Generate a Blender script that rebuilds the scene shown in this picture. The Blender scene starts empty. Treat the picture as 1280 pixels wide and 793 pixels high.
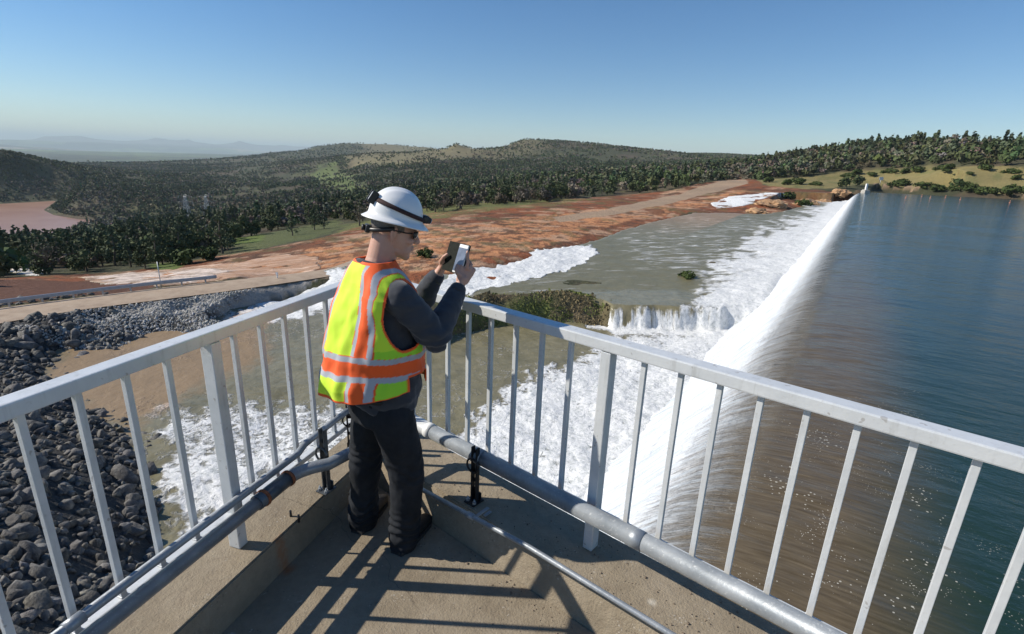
import bpy, bmesh, math, random
import numpy as np
from mathutils import Vector, Matrix, noise as mnoise

# ---------------------------------------------------------------- camera, sky, sun, exposure
scn = bpy.context.scene
COL = scn.collection
R = math.radians
CAM_H = 2.02
cam_d = bpy.data.cameras.new("camera")
cam_o = bpy.data.objects.new("camera", cam_d); COL.objects.link(cam_o)
cam_d.sensor_width = 36.0
cam_d.lens = 36.0 * 644.0 / 1280.0
cam_d.clip_start = 0.05; cam_d.clip_end = 200000.0
_p, _r = R(17.0), R(2.2)
_fw = Vector((0, math.cos(_p), -math.sin(_p))); _u0 = Vector((0, math.sin(_p), math.cos(_p))); _r0 = Vector((1, 0, 0))
_rt = math.cos(_r) * _r0 + math.sin(_r) * _u0; _up = -math.sin(_r) * _r0 + math.cos(_r) * _u0
cam_o.matrix_world = Matrix(((_rt.x, _up.x, -_fw.x, 0), (_rt.y, _up.y, -_fw.y, 0), (_rt.z, _up.z, -_fw.z, CAM_H), (0, 0, 0, 1)))
scn.camera = cam_o

SUN_EL, SUN_AZ = R(36.5), R(-88.5)        # azimuth of the sun measured from +Y towards +X
sd = Vector((math.sin(SUN_AZ) * math.cos(SUN_EL), math.cos(SUN_AZ) * math.cos(SUN_EL), math.sin(SUN_EL)))
sun_d = bpy.data.lights.new("sun", 'SUN'); sun_d.energy = 5.0; sun_d.angle = R(0.5); sun_d.color = (1.0, 0.93, 0.82)
sun_o = bpy.data.objects.new("sun", sun_d); COL.objects.link(sun_o)
sun_o.rotation_euler = (-sd).to_track_quat('-Z', 'Y').to_euler(); sun_o.location = (-30, 0, 40)
wld = bpy.data.worlds.new("World"); scn.world = wld; wld.use_nodes = True
wn = wld.node_tree.nodes; wl = wld.node_tree.links
bgn = wn['Background']
sky = wn.new('ShaderNodeTexSky'); sky.sky_type = 'NISHITA'; sky.sun_disc = False
sky.sun_elevation = SUN_EL; sky.sun_rotation = SUN_AZ; sky.altitude = 300; sky.air_density = 1.0; sky.dust_density = 0.0; sky.ozone_density = 3.0
bgn.inputs['Strength'].default_value = 0.088
hs = wn.new('ShaderNodeHueSaturation'); hs.inputs['Saturation'].default_value = 1.24
wl.new(sky.outputs[0], hs.inputs['Color']); tn = wn.new('ShaderNodeMix'); tn.data_type = 'RGBA'; tn.blend_type = 'MULTIPLY'; tn.inputs[0].default_value = 1.0; tn.inputs[7].default_value = (.95, 1.0, 1.08, 1)
wl.new(hs.outputs[0], tn.inputs[6]); wl.new(tn.outputs[2], bgn.inputs['Color'])
scn.view_settings.view_transform = 'Standard'; scn.view_settings.look = 'None'
scn.view_settings.exposure = 0.24; scn.view_settings.gamma = 1.0
scn.view_settings.use_curve_mapping = False
scn.render.engine = 'CYCLES'
scn.cycles.max_bounces = 6; scn.cycles.diffuse_bounces = 3; scn.cycles.glossy_bounces = 3
scn.cycles.transparent_max_bounces = 6; scn.cycles.volume_bounces = 0
scn.cycles.use_denoising = True
rng = np.random.default_rng(7); random.seed(7)

# ---------------------------------------------------------------- object helpers
def link(o, parent=None):
    COL.objects.link(o)
    if parent: o.parent = parent
    return o
def tag(o, label=None, cat=None, group=None, kind=None):
    if label: o['label'] = label
    if cat: o['category'] = cat
    if group: o['group'] = group
    if kind: o['kind'] = kind
    return o
def empty(name, loc, label, cat, group=None, rz=0.0):
    o = bpy.data.objects.new(name, None); COL.objects.link(o)
    o.location = loc; o.rotation_euler = (0, 0, rz); o.empty_display_size = .2
    return tag(o, label, cat, group)
def obj(name, me, mat, parent=None, smooth=False):
    if isinstance(me, bmesh.types.BMesh):
        bm = me; me = bpy.data.meshes.new(name); bm.to_mesh(me); bm.free()
    if mat is not None:
        me.materials.clear(); me.materials.append(mat)
    if smooth:
        me.polygons.foreach_set('use_smooth', [True] * len(me.polygons))
    o = bpy.data.objects.new(name, me)
    return link(o, parent)
def np_mesh(name, V, F, mat, parent=None, smooth=False, attrs=None):
    V = np.asarray(V, np.float32); F = np.asarray(F, np.int32)
    me = bpy.data.meshes.new(name)
    me.vertices.add(len(V)); me.vertices.foreach_set('co', V.ravel())
    k = F.shape[1]
    me.loops.add(F.size); me.loops.foreach_set('vertex_index', F.ravel())
    me.polygons.add(len(F)); me.polygons.foreach_set('loop_start', np.arange(len(F), dtype=np.int32) * k)
    me.update(calc_edges=True)
    if smooth: me.polygons.foreach_set('use_smooth', np.ones(len(F), bool))
    for nm, a in (attrs or {}).items():
        if a.ndim == 1:
            at = me.attributes.new(nm, 'FLOAT', 'POINT'); at.data.foreach_set('value', a.astype(np.float32))
        else:
            at = me.attributes.new(nm, 'FLOAT_COLOR', 'POINT')
            c = np.ones((len(V), 4), np.float32); c[:, :3] = a; at.data.foreach_set('color', c.ravel())
    if mat is not None: me.materials.append(mat)
    return link(bpy.data.objects.new(name, me), parent)
def dup(root, loc, rz=None, scale=None, label=None):
    r = root.copy(); COL.objects.link(r); r.location = loc
    if rz is not None: r.rotation_euler = (0, 0, rz)
    if scale is not None: r.scale = (scale,) * 3 if not isinstance(scale, tuple) else scale
    if label: r['label'] = label
    for ch in list(root.children):
        c = ch.copy(); COL.objects.link(c); c.parent = r
        for g in ch.children:
            d = g.copy(); COL.objects.link(d); d.parent = c
    return r
def box(bm, c, s, rot=None, bev=0.0):
    """box with centre c, full size s, rot a 3x3 matrix"""
    m = Matrix.Diagonal((s[0], s[1], s[2], 1.0))
    if rot is not None: m = rot.to_4x4() @ m
    m = Matrix.Translation(c) @ m
    g = bmesh.ops.create_cube(bm, size=1.0, matrix=m)
    if bev > 0:
        es = {e for v in g['verts'] for e in v.link_edges}
        bmesh.ops.bevel(bm, geom=list(es), offset=bev, segments=2, affect='EDGES', profile=0.6)
def tube(bm, pts, rad, seg=12, cap=True):
    pts = [Vector(p) for p in pts]
    rads = rad if isinstance(rad, (list, tuple)) else [rad] * len(pts)
    rings = []; prev = None
    for i, p in enumerate(pts):
        a = (pts[i] - pts[i - 1]).normalized() if i > 0 else None
        b = (pts[i + 1] - pts[i]).normalized() if i < len(pts) - 1 else None
        t = ((a or b) + (b or a)).normalized()
        if prev is None:
            x = t.orthogonal().normalized()
        else:
            x = (prev - t * prev.dot(t)).normalized()
        prev = x; y = t.cross(x)
        rings.append([bm.verts.new(p + (x * math.cos(2 * math.pi * k / seg) + y * math.sin(2 * math.pi * k / seg)) * rads[i]) for k in range(seg)])
    for r0, r1 in zip(rings, rings[1:]):
        for k in range(seg):
            f = bm.faces.new((r0[k], r0[(k + 1) % seg], r1[(k + 1) % seg], r1[k])); f.smooth = True
    if cap:
        bm.faces.new(rings[0][::-1]); bm.faces.new(rings[-1])
def rotz_dir(d):
    d = Vector(d).normalized(); up = Vector((0, 0, 1))
    y = up.cross(d).normalized() if abs(d.z) < .99 else Vector((0, 1, 0)); z = d.cross(y)
    return Matrix((d, y, z)).transposed()      # columns x=d

# ---------------------------------------------------------------- material helpers
class NT:
    def __init__(s, name):
        s.m = bpy.data.materials.new(name); s.m.use_nodes = True
        s.t = s.m.node_tree; s.b = s.t.nodes['Principled BSDF']; s.out = s.t.nodes['Material Output']
        s.tc = s.t.nodes.new('ShaderNodeTexCoord')
    def n(s, ty, **kw):
        x = s.t.nodes.new(ty)
        for k, v in kw.items(): setattr(x, k, v)
        return x
    def l(s, a, b): s.t.links.new(a, b)
    def set(s, sock, v):
        if hasattr(v, 'links') or isinstance(v, bpy.types.NodeSocket): s.l(v, sock)
        else:
            if isinstance(v, tuple) and len(v) == 3 and sock.type == 'RGBA': v = v + (1,)
            sock.default_value = v
    def noise(s, scale=5, detail=4, rough=.55, vec=None, sc=None, dist=0):
        x = s.n('ShaderNodeTexNoise'); x.inputs['Scale'].default_value = scale
        x.inputs['Detail'].default_value = detail; x.inputs['Roughness'].default_value = rough; x.inputs['Distortion'].default_value = dist
        v = vec or s.tc.outputs['Object']
        if sc:
            mp = s.n('ShaderNodeMapping'); mp.inputs['Scale'].default_value = sc; s.l(v, mp.inputs[0]); v = mp.outputs[0]
        s.l(v, x.inputs['Vector']); return x.outputs['Fac']
    def ramp(s, fac, stops, interp='LINEAR'):
        x = s.n('ShaderNodeValToRGB'); x.color_ramp.interpolation = interp
        e = x.color_ramp.elements
        while len(e) > 1: e.remove(e[-1])
        for i, (p, c) in enumerate(stops):
            if not isinstance(c, tuple): c = (c, c, c)
            if i == 0: e[0].position = p; e[0].color = c + (1,)
            else:
                k = e.new(p); k.color = c + (1,)
        s.l(fac, x.inputs[0]); return x.outputs[0]
    def mix(s, f, a, b, mode='MIX'):
        x = s.n('ShaderNodeMix', data_type='RGBA', blend_type=mode)
        s.set(x.inputs[0], f); s.set(x.inputs[6], a); s.set(x.inputs[7], b); return x.outputs[2]
    def math(s, op, a, b=0.0, c=0.0, clamp=False):
        x = s.n('ShaderNodeMath', operation=op, use_clamp=clamp)
        s.set(x.inputs[0], a); s.set(x.inputs[1], b)
        if op in ('MULTIPLY_ADD', 'SMOOTH_MIN'): s.set(x.inputs[2], c)
        return x.outputs[0]
    def step(s, v, lo, hi):
        x = s.n('ShaderNodeMapRange', interpolation_type='SMOOTHSTEP')
        s.set(x.inputs[0], v); s.set(x.inputs[1], lo); s.set(x.inputs[2], hi); return x.outputs[0]
    def attr(s, name):
        x = s.n('ShaderNodeAttribute', attribute_name=name); return x
    def bump(s, h, dist=.01, strength=1.0, nrm=None):
        x = s.n('ShaderNodeBump'); x.inputs['Distance'].default_value = dist; x.inputs['Strength'].default_value = strength
        s.l(h, x.inputs['Height'])
        if nrm is not None: s.l(nrm, x.inputs['Normal'])
        return x.outputs[0]
    def fin(s, color=None, rough=None, normal=None, metal=None, **kw):
        if color is not None: s.set(s.b.inputs['Base Color'], color)
        if rough is not None: s.set(s.b.inputs['Roughness'], rough)
        if normal is not None: s.l(normal, s.b.inputs['Normal'])
        if metal is not None: s.set(s.b.inputs['Metallic'], metal)
        for k, v in kw.items(): s.set(s.b.inputs[k.replace('_', ' ')], v)
        return s.m
def simple(name, col, rough=.6, metal=0.0, var=.15, scale=20, bump=0.0, spec=None):
    t = NT(name); n = t.noise(scale, 4)
    c = t.mix(t.ramp(n, [(.3, 0.0), (.7, 1.0)]), tuple(x * (1 - var) for x in col), tuple(min(1, x * (1 + var)) for x in col))
    kw = {}
    if spec is not None: kw['Specular_IOR_Level'] = spec
    return t.fin(c, rough, t.bump(t.noise(scale * 4, 3), bump) if bump else None, metal, **kw)

# ---------------------------------------------------------------- terrain functions
WA = R(33.07) if 'R' in globals() else np.radians(33.07)
ea = np.array([np.sin(WA), np.cos(WA)]); el = np.array([np.cos(WA), -np.sin(WA)])
def _lp(x, y): return np.stack([np.arctan2(x, y) * 2.2, np.log(np.hypot(x, y) + 1e-6) * 1.3], -1)
class RBF:
    def __init__(s, T, k=1.0):
        s.A = _lp(T[:, 0], T[:, 1]); D = np.linalg.norm(s.A[:, None] - s.A[None], axis=-1)
        n = len(T); M = np.zeros((n + 3, n + 3)); M[:n, :n] = -D + np.eye(n) * -0.002
        Pm = np.c_[np.ones(n), s.A]; M[:n, n:] = Pm; M[n:, :n] = Pm.T
        s.s = 10.0
        s.w = np.linalg.solve(M, np.r_[np.arcsinh(T[:, 2] / s.s), 0, 0, 0])
    def __call__(s, x, y):
        x = np.asarray(x, float); sh = x.shape; P = _lp(x.ravel(), np.asarray(y, float).ravel()); out = np.empty(len(P))
        for i in range(0, len(P), 40000):
            p = P[i:i + 40000]; d = np.sqrt(((p[:, None, :] - s.A[None]) ** 2).sum(-1))
            out[i:i + 40000] = -d @ s.w[:-3] + s.w[-3] + p @ s.w[-2:]
        return (np.sinh(out) * s.s).reshape(sh)
def _hash(i, j, s):
    h = np.sin(i * 127.1 + j * 311.7 + s * 74.7) * 43758.5453; return h - np.floor(h)
def vnoise(x, y, s=0):
    i = np.floor(x); j = np.floor(y); fx = x - i; fy = y - j; fx = fx * fx * (3 - 2 * fx); fy = fy * fy * (3 - 2 * fy)
    return ((_hash(i, j, s) * (1 - fx) + _hash(i + 1, j, s) * fx) * (1 - fy) + (_hash(i, j + 1, s) * (1 - fx) + _hash(i + 1, j + 1, s) * fx) * fy) * 2 - 1
def fbm(x, y, o=4, s=0):
    t = 0; a = 1; f = 1
    for k in range(o): t = t + a * vnoise(x * f + 13.7 * k, y * f - 7.1 * k, s + k); a *= .5; f *= 2.03
    return t / 1.9
def inpoly(x, y, P):
    """signed measure (log-polar units) positive inside polygon P, tapering over its edge"""
    q = _lp(np.asarray(x, float), np.asarray(y, float)); Pq = _lp(P[:, 0], P[:, 1])
    ins = np.zeros(q.shape[:-1], bool); dmin = np.full(q.shape[:-1], 9.0)
    for a, b in zip(Pq, np.roll(Pq, -1, 0)):
        c = ((a[1] > q[..., 1]) != (b[1] > q[..., 1])) & (q[..., 0] < (b[0] - a[0]) * (q[..., 1] - a[1]) / (b[1] - a[1] + 1e-12) + a[0])
        ins ^= c
        ab = b - a; t = np.clip(((q - a) @ ab) / (ab @ ab + 1e-12), 0, 1)
        dmin = np.minimum(dmin, np.hypot(q[..., 0] - a[0] - t * ab[0], q[..., 1] - a[1] - t * ab[1]))
    return np.where(ins, dmin, -dmin)
def smooth(v, lo, hi):
    t = np.clip((v - lo) / (hi - lo), 0, 1); return t * t * (3 - 2 * t)
def weir_z(l):
    """water surface across the crest line: l = metres to the lake side of the crest"""
    l = np.asarray(l, float)
    return np.interp(l, [-40, -13, -11, -9.9, -9.2, -8, -6, -4.5, -3.2, -2.2, -1.2, 0, 1.5, 4, 9], [-20.5, -18.8, -17.6, -16.5, -15.75, -14.3, -11.8, -10.0, -8.75, -8.1, -7.78, -7.62, -7.55, -7.51, -7.5])
def terrain_z(x, y):
    z = TB(x, y); r = np.hypot(x, y); l = x * el[0] + y * el[1]; a = x * ea[0] + y * ea[1]
    amp = np.interp(r, [0, 60, 120, 300, 1000, 4000, 8000, 25000, 34000, 60000], [.15, .25, .5, 1.5, 9, 32, 3, 3, 220, 220])
    amp = np.where((r > 5600) & (r < 26000), 3, amp)
    lam = np.interp(r, [0, 60, 300, 1500, 5000, 40000], [4, 6, 30, 170, 480, 4200])
    # blend noise of fixed wavelengths so that the grain does not change with distance
    n = 0
    for L, a0 in ((5, .25), (28, 1.4), (150, 5), (600, 11), (4500, 330)):
        w = np.exp(-((np.log(lam / L)) / .75) ** 2); n = n + w * fbm(x / L, y / L, 4, int(L)) * a0
    dr = np.interp(r, [0, 90, 250, 400], [.35, .5, .8, 1.0])
    z = z + n * dr
    # grass bank and the ledge under the falls
    yb = np.interp(x, [-14, -9.5, -7.6, -5.6, -1.5, 4.5, 12.4, 27], [44, 47.5, 51.5, 54.3, 57, 58.7, 60.3, 61.5]) + fbm(x / 3.5, x * 0 + 2, 3, 12) * .7
    top = np.interp(x, [-14, -8, -4, 7, 11.5, 27], [-15.6, -14.4, -13.9, -14.0, -14.9, -15.2])
    bz = -18.2 + (top + 18.2) * smooth(y - yb, -.6, np.interp(x, [-8, 11, 12], [4.6, 4.2, 1.6])) + fbm(x / 1.7, y / 1.7, 4, 33) * .22
    bz = np.where(y - yb > 7, np.minimum(bz, -15.2), bz) if False else bz
    wbk = smooth(x, -15, -10) * smooth(-x, -29, -26) * smooth(y, 40, 46) * smooth(-y, -74, -66)
    z = z + (bz - z) * wbk
    wup = smooth(y - yb, 5.0, 9.0) * wbk
    z = z + (np.minimum(z, -15.1) - z) * wup
    if 'WET' in globals():
        wu = smooth(inpoly(x, y, WET['upper']), -.01, .03) * (r > 62)
        z = z + (np.minimum(z, np.interp(r, [0, 110, 150, 230, 300], [-15.1, -15.0, -14.9, -14.1, -12.5]) + .5 * smooth(fbm(x / 14, y / 9, 3, 91), .25, .5)) - z) * wu
    # bed of the lake and of the weir stay below the water
    lk = inpoly(x, y, LAKE)
    z = np.where(lk > 0, -7.5 - np.minimum(lk * 60, 13), np.where(lk > -.03, np.maximum(z, -7.5 + (-lk) * 25), z))
    wm = (a > -40) & (a < WEIR_END) & (l > -12.5) & (l < 30)
    z = np.where(wm, np.minimum(z, weir_z(l) - .6), z)
    wf = (a > -40) & (a < WEIR_END * .93) & (l <= -12.5) & (l > -34) & (r > 64)
    z = np.where(wf, np.minimum(z, np.interp(-l, [12.5, 34], [0, 1]) * 3 + np.interp(r, [0, 60, 66, 110, 230, 320], [-19, -19, -15.6, -15.4, -15.0, -14])), z)
    if 'WET' in globals() and 'leftrapid' in WET:
        wl = smooth(inpoly(x, y, WET['leftrapid']), -.03, .0) * smooth(-inpoly(x, y, ROAD), .012, .035); z = z + (np.minimum(z, -18 + 2.0 * smooth(y, 60, 74)) - z) * wl
    endz = (a > 296) & (a < 430) & (l > -45) & (l < 45)
    z = np.where(endz, np.minimum(z, -6.9 + .035 * np.maximum(a - 345, 0)), z)
    rv = inpoly(x, y, RIVER)
    z = np.where(rv > -.3, np.minimum(z, -110.6 - rv * np.where(rv > 0, 60, np.interp(-rv, [0, .04, .3], [60, 220, 900]))), z)
    # road bench kept flat
    rd = inpoly(x, y, ROAD); 
    z = z + (ROADZ - z) * smooth(rd, -.05, 0.0)
    return z
ROADZ = -15.3; WEIR_END = 330.0
# ---- the lie of the land, in metres east/north of the deck: (x, y, z) survey points
TER = np.array([(-13.76,10.86,-11),(-12.97,12.22,-12.5),(-14.85,15.86,-14.8),(-16.79,20.29,-17.2),(-18.92,23.73,-17.2),(-21.9,27.33,-17.2),(-26.3,31.88,-17.2),(-32.41,35.28,-17.2),(-39.06,39.59,-17.2),(-43.17,45.77,-17.2),(-44.89,53.5,-17.2),(-43.16,57.36,-17.2),(-38.88,59.59,-17.2),(-33.15,66,-17.2),(-29.5,74.77,-17.2),(-18.17,15.05,-12.5),(-17.98,16.49,-13.8),(-19.53,20.53,-15.2),(-24.13,20.98,-13.5),(-23.29,23.22,-15),(-35.02,31.87,-15.1),(-37.66,36.93,-16.3),(-45.34,42.55,-15.3),(-44.46,45.4,-15.9),(-49.4,46.75,-15.35),(-45.72,51.59,-15.9),(-52.91,44.28,-15.3),(-58.43,49.39,-15.3),(-50.57,47.98,-15.3),(-55.74,53.35,-15.3),(-46.76,53.03,-15.3),(-51.23,58.52,-15.3),(-41.27,57.8,-15.3),(-45.58,64.28,-15.3),(-35,63.82,-15.3),(-38.56,70.71,-15.3),(-26.86,72.76,-15.3),(-29.15,79.25,-15.3),(-42.25,52.76,-15.4),(-39.4,55,-15.3),(-36.19,57.13,-15.3),(-44.49,50.29,-15.1),(-45.36,47.58,-14.8),(-22.34,75.34,-14.6),(-43.68,54.4,-16.6),(-39.82,58.11,-16.8),(-36.29,67.95,-17.4),(-33.86,72.41,-17.4),(-17.65,29.39,-19),(-20.13,50.6,-19),(-2.68,43.63,-19.5),(-14.65,64.27,-18.6),(-27.51,48.59,-18.5),(-16.13,22.31,-19),(5.63,54.51,-19.5),(-10.08,23.17,-19.5),(3.78,30.37,-20),(-20.33,65.84,-18.2),(-37.12,50.9,-18),(-9.06,50.38,-17.2),(-6.97,53.63,-17.2),(-3.68,57.1,-17.2),(3.91,59.24,-17.2),(11.87,60.54,-17.2),(22.14,61.82,-17.2),(-8.23,53.3,-14.2),(-5.36,54.89,-14),(-0.07,59.05,-14),(5.84,61.81,-14),(12.31,64.74,-14.3),(16.19,68.08,-14.9),(24.19,69.31,-14.9),(-25.37,71.74,-15.6),(-19.69,72,-15.2),(-13.16,67.82,-15.1),(-14.63,64.39,-17),(-4.74,71.58,-15.1),(7.29,79.46,-15.2),(21.15,85.03,-15.2),(33.15,102.63,-15.2),(32.69,136.12,-14.9),(50.38,127.26,-15),(56.79,172.57,-14.9),(21.32,118.42,-14.8),(85.41,183.31,-15),(119.45,221.83,-14.3),(93.8,209.66,-13.5),(80.23,207.33,-13.8),(103.51,241.38,-11),(120.27,239,-9.5),(149.52,252.55,-8.2),(179,286.78,-8.4),(145.81,274.38,-8.5),(149.18,316.97,-9),(0.99,86.91,-14.3),(-5.07,75.96,-14.3),(-18.23,81.09,-14.6),(-12.75,98.01,-14.6),(-0.64,110.75,-14.5),(10.75,124.59,-14.2),(27.41,155.24,-14.1),(55.27,208.46,-13.6),(103.58,293.74,-12.5),(207.34,497.85,-10.5),(-28.52,89.32,-15.9),(-34.66,90.52,-16.8),(-48.23,88.82,-18),(-61.23,86.78,-19.5),(-73.66,88.1,-21),(-81.53,79.04,-19.5),(-68.49,66.05,-17.4),(-59.98,68.73,-17.4),(-46.48,122.42,-18),(-75.78,141.02,-23),(-97.8,139.93,-27),(-108.83,126.31,-27),(-117.54,114.75,-26),(-35.56,159.84,-17),(-15,217.31,-17),(23.36,284.11,-17),(84.38,363.76,-16),(-57.44,165.57,-21),(-31.2,448.92,-26.6),(-93.01,419.82,-33.37),(-175.76,468.09,-47.17),(-234.79,441.44,-55.7),(-272.92,394.86,-61.12),(-279.42,326.84,-62.54),(-299.52,294.43,-61.73),(36.2,448.54,-17.48),(94.16,409.31,-11.11),(132.96,398.4,-6.92),(-428.04,803.67,-108),(-573.73,566.24,-111.5),(-566.03,597.27,-111.5),(-618.25,723.78,-111.5),(-587.04,781.82,-111.5),(-989.26,998.18,-111),(-933.53,1067.96,-111),(-815.37,904.49,-111),(-697.76,828.54,-111),(-633.08,827.8,-111),(-559.52,814.28,-108),(-1096.71,984.01,-111),(-641.97,563.42,-111),(-349.56,936.91,-65.59),(-535.5,1017.71,-81.77),(-591.41,867.6,-86.12),(-582.95,750.11,-88.19),(-215.41,976.52,-45.68),(-69.86,997.56,-32.42),(86.88,1096.56,-20.26),(199.8,877.54,-7.21),(251.45,759.45,-0.89),(270.57,645.6,4.4),(-106.04,1796.87,20.41),(-160.9,2595.02,31.96),(-188.41,3194.45,30.21),(-175.13,2042.51,32.44),(-66.77,2148.96,38.32),(-308.74,2026.62,21.56),(197.42,2592.49,74.13),(26.87,2699.87,70.6),(-297.85,2582.88,34.06),(-229.22,1986.82,48.97),(-323.37,2024.33,23.84),(-135.56,2296,28.75),(-39.76,2199.64,58.72),(20.89,2199.9,80.88),(128.28,2096.08,67.96),(267.4,1982.04,61.39),(436.55,1951.77,53.15),(539.18,1925.95,48.33),(658.62,2203.68,34.8),(1220.88,3280.16,64.27),(1464.01,3179.1,68.17),(5.9,1499.99,-8.97),(-193.53,1487.46,-16.22),(-385.92,1758.14,-12.77),(190.8,1386.94,-1.32),(-561.17,2127.22,4.84),(384.45,1346.18,6.12),(-144.8,1693.82,-3.89),(-1380.96,4282.87,64.92),(-1550.53,4224.44,51.26),(-1634.18,4192.78,23.81),(-1750.09,4091.42,-17.12),(-1814.29,3898.51,-32.66),(-1084.93,4367.26,71.81),(-773.5,4433.02,72.37),(-677.61,4448.69,63.71),(-1360.47,4026.37,19.21),(-1014.16,4075.72,21.18),(-1186.1,3504.73,-12.86),(-846.44,3396.11,-20.59),(-1504.41,4663.34,57.38),(-1047.78,4786.67,70.23),(-1590.94,5160.32,15.05),(-1107.49,3002.24,-39.72),(-592.21,1910.31,-53.27),(-895.82,2009.36,-74.93),(-1520.8,2928.68,-67.46),(-1778.74,2779.58,-80.25),(-1794.49,2404.12,-88.95),(-873.58,1458.38,-83.33),(-866.23,1224.6,-87.17),(-1043.56,1077.49,-24.36),(-1103.95,1015.53,-18.56),(-951.01,1027.42,-31.8),(-893.48,1012.03,-41.36),(-797.01,962.95,-62.52),(-711.25,903.67,-81.21),(-805.24,821.03,-57.67),(-752.71,829.35,-68.25),(-672.61,806.29,-77.27),(-903.12,1197.65,-92.59),(-1456.77,1907.31,-93.45),(-4715.15,3710.44,-180),(-7072.72,5565.66,-180),(-11002.01,8657.69,-180),(-15717.16,12368.14,-180),(-23575.74,18552.2,-180),(-25933.32,20407.42,-180),(-35363.62,27828.31,-180),(-47151.49,37104.41,-180),(-4473.9,3998.03,-180),(-6710.85,5997.04,-180),(-10439.1,9328.73,-180),(-14913,13326.75,-180),(-22369.5,19990.13,-180),(-24606.45,21989.15,-180),(-33554.25,29985.2,-180),(-44739,39980.26,-180),(-4172.62,4311.52,-180),(-6258.94,6467.28,-180),(-9736.12,10060.21,-180),(-13908.75,14371.73,-180),(-20863.12,21557.6,-180),(-22949.43,23713.36,-180),(-31294.68,32336.4,-180),(-41726.24,43115.2,-180),(-3796.27,4646.32,-180),(-5694.41,6969.48,-180),(-8857.97,10841.42,-180),(-12654.25,15487.74,-180),(-18981.37,23231.61,-180),(-20879.51,25554.77,-180),(-28472.05,34847.41,-180),(-37962.74,46463.22,-180),(-3328.72,4991.95,-180),(-4993.08,7487.93,-180),(-7767.02,11647.89,-180),(-11095.74,16639.85,-180),(-16643.61,24959.77,-180),(-18307.98,27455.75,-180),(-24965.42,37439.65,-180),(-33287.23,49919.54,-180),(-2755.89,5329.64,-180),(-4133.84,7994.46,-180),(-6430.41,12435.83,-180),(-9186.3,17765.47,-180),(-13779.45,26648.2,-180),(-15157.4,29313.02,-180),(-20669.18,39972.3,-180),(-27558.91,53296.4,-180),(-2217.11,5575.34,-180),(-3325.66,8363.01,-180),(-5173.25,13009.13,-180),(-7390.36,18584.47,-180),(-11085.53,27876.71,-180),(-12194.09,30664.38,-180),(-16628.3,41815.07,-180),(-22171.07,55753.42,-180),(-29795.39,23584.63,-260.09),(-28247.46,25418.13,-32.75),(-26339.31,27390.52,74.95),(-25076.5,28551.17,284.39),(-23953.72,29499.48,240.85),(-22122.75,30896.34,186.55),(-21163.65,31561.05,375.48),(-19817.77,32423.08,410.18),(-18936.92,32945.3,275.56),(-17400.62,33781.92,403.36),(-15350.7,34761.42,214.89),(-13573.62,35493.05,145.89),(-1970.9,6716.81,-180),(-3378.68,11514.54,-180),(-16893.4,57572.68,-180),(-494.93,6982.48,-180),(-848.45,11969.97,-180),(-4242.25,59849.84,-180),(1042.16,6921.99,-180),(1786.56,11866.26,-180),(8932.81,59331.31,-180),(2434.26,6563.11,-180),(4173.01,11251.04,-180),(20865.05,56255.22,-180),(3868.06,5834.22,-180),(6630.96,10001.52,-180),(33154.79,50007.6,-180),(4829.69,5066.96,-180),(8279.46,8686.22,-180),(41397.32,43431.12,-180),(244.35,363.15,-7.6),(250.59,338.97,-7.6),(246.54,308.17,-7.6),(246.2,281.07,-7.6),(253.55,262.24,-7.6),(258.75,228.12,-7.6),(285.48,198.49,-7.6),(228.35,378.24,-7.6),(195.92,371.5,-4.72),(221.46,368.59,-2.59),(240.25,356.62,0.06),(251.27,336.54,2.05),(253.5,309.41,3.76),(232.72,247.87,2.74),(238.39,213.47,2.82),(244.85,173.35,3.09),(195.32,405.4,-3.68),(272.63,590.06,9.32),(299.36,576.96,16.07),(330.23,559.86,22.61),(341.74,517.31,26.71),(363.34,477.48,28.54),(362.51,426.83,24.74),(352.95,381.88,20.2),(355.27,322.77,16.77),(365.41,262.63,15.35),(309.07,737.89,5.79),(241.02,460.77,3.52),(283.23,424.13,9.88),(302.65,372.56,13.01),(286.27,307.32,9.83),(417.33,797.39,3.48),(550.91,711.69,7.89),(555.49,575.7,10.01),(651.69,464.01,12.71),(-20,10.59,-11),(-54.81,34.49,-14),(-32.41,18.99,-12.5),(-907.13,622.18,-77.47),(-415.04,278.82,-55.45),(-1228.09,861.28,-37.2),(-31.81,10.08,-11),(-83.19,31.56,-14),(-50.61,17.82,-12.5),(-1015.89,421.87,-66.93),(-463.22,188.21,-43.81),(-1380.45,586.82,-44.63)])
RIVER = np.array([(-1196.2,919.1),(-955.6,963.5),(-925.3,1058.5),(-810.2,895.6),(-744.7,838.7),(-676.8,803.1),(-604.1,805.8),(-585.3,779.8),(-595.9,746.4),(-604.3,707.2),(-585.5,671.5),(-575.6,630.2),(-566.1,587.5),(-558.3,555.2),(-684.9,482.6)])
LAKE = np.array([(177.9,273.2),(235.5,349.9),(241.9,327.1),(238.5,298.1),(238.7,272.4),(246.1,254.5),(247.6,218.2),(263.9,165.6),(300,-60),(20,-6),(3,1)])
ROAD = np.array([(-55.5,36.8),(-52.3,43.7),(-50.3,47.7),(-46.8,53),(-41.3,57.8),(-35,63.8),(-26.9,72.8),(-23.3,78.5),(-26.9,88.7),(-28.5,77.5),(-37.8,69.3),(-44.8,63.1),(-50.4,57.5),(-54.9,52.5),(-57.6,48.7),(-62.2,41.9)])
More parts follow.
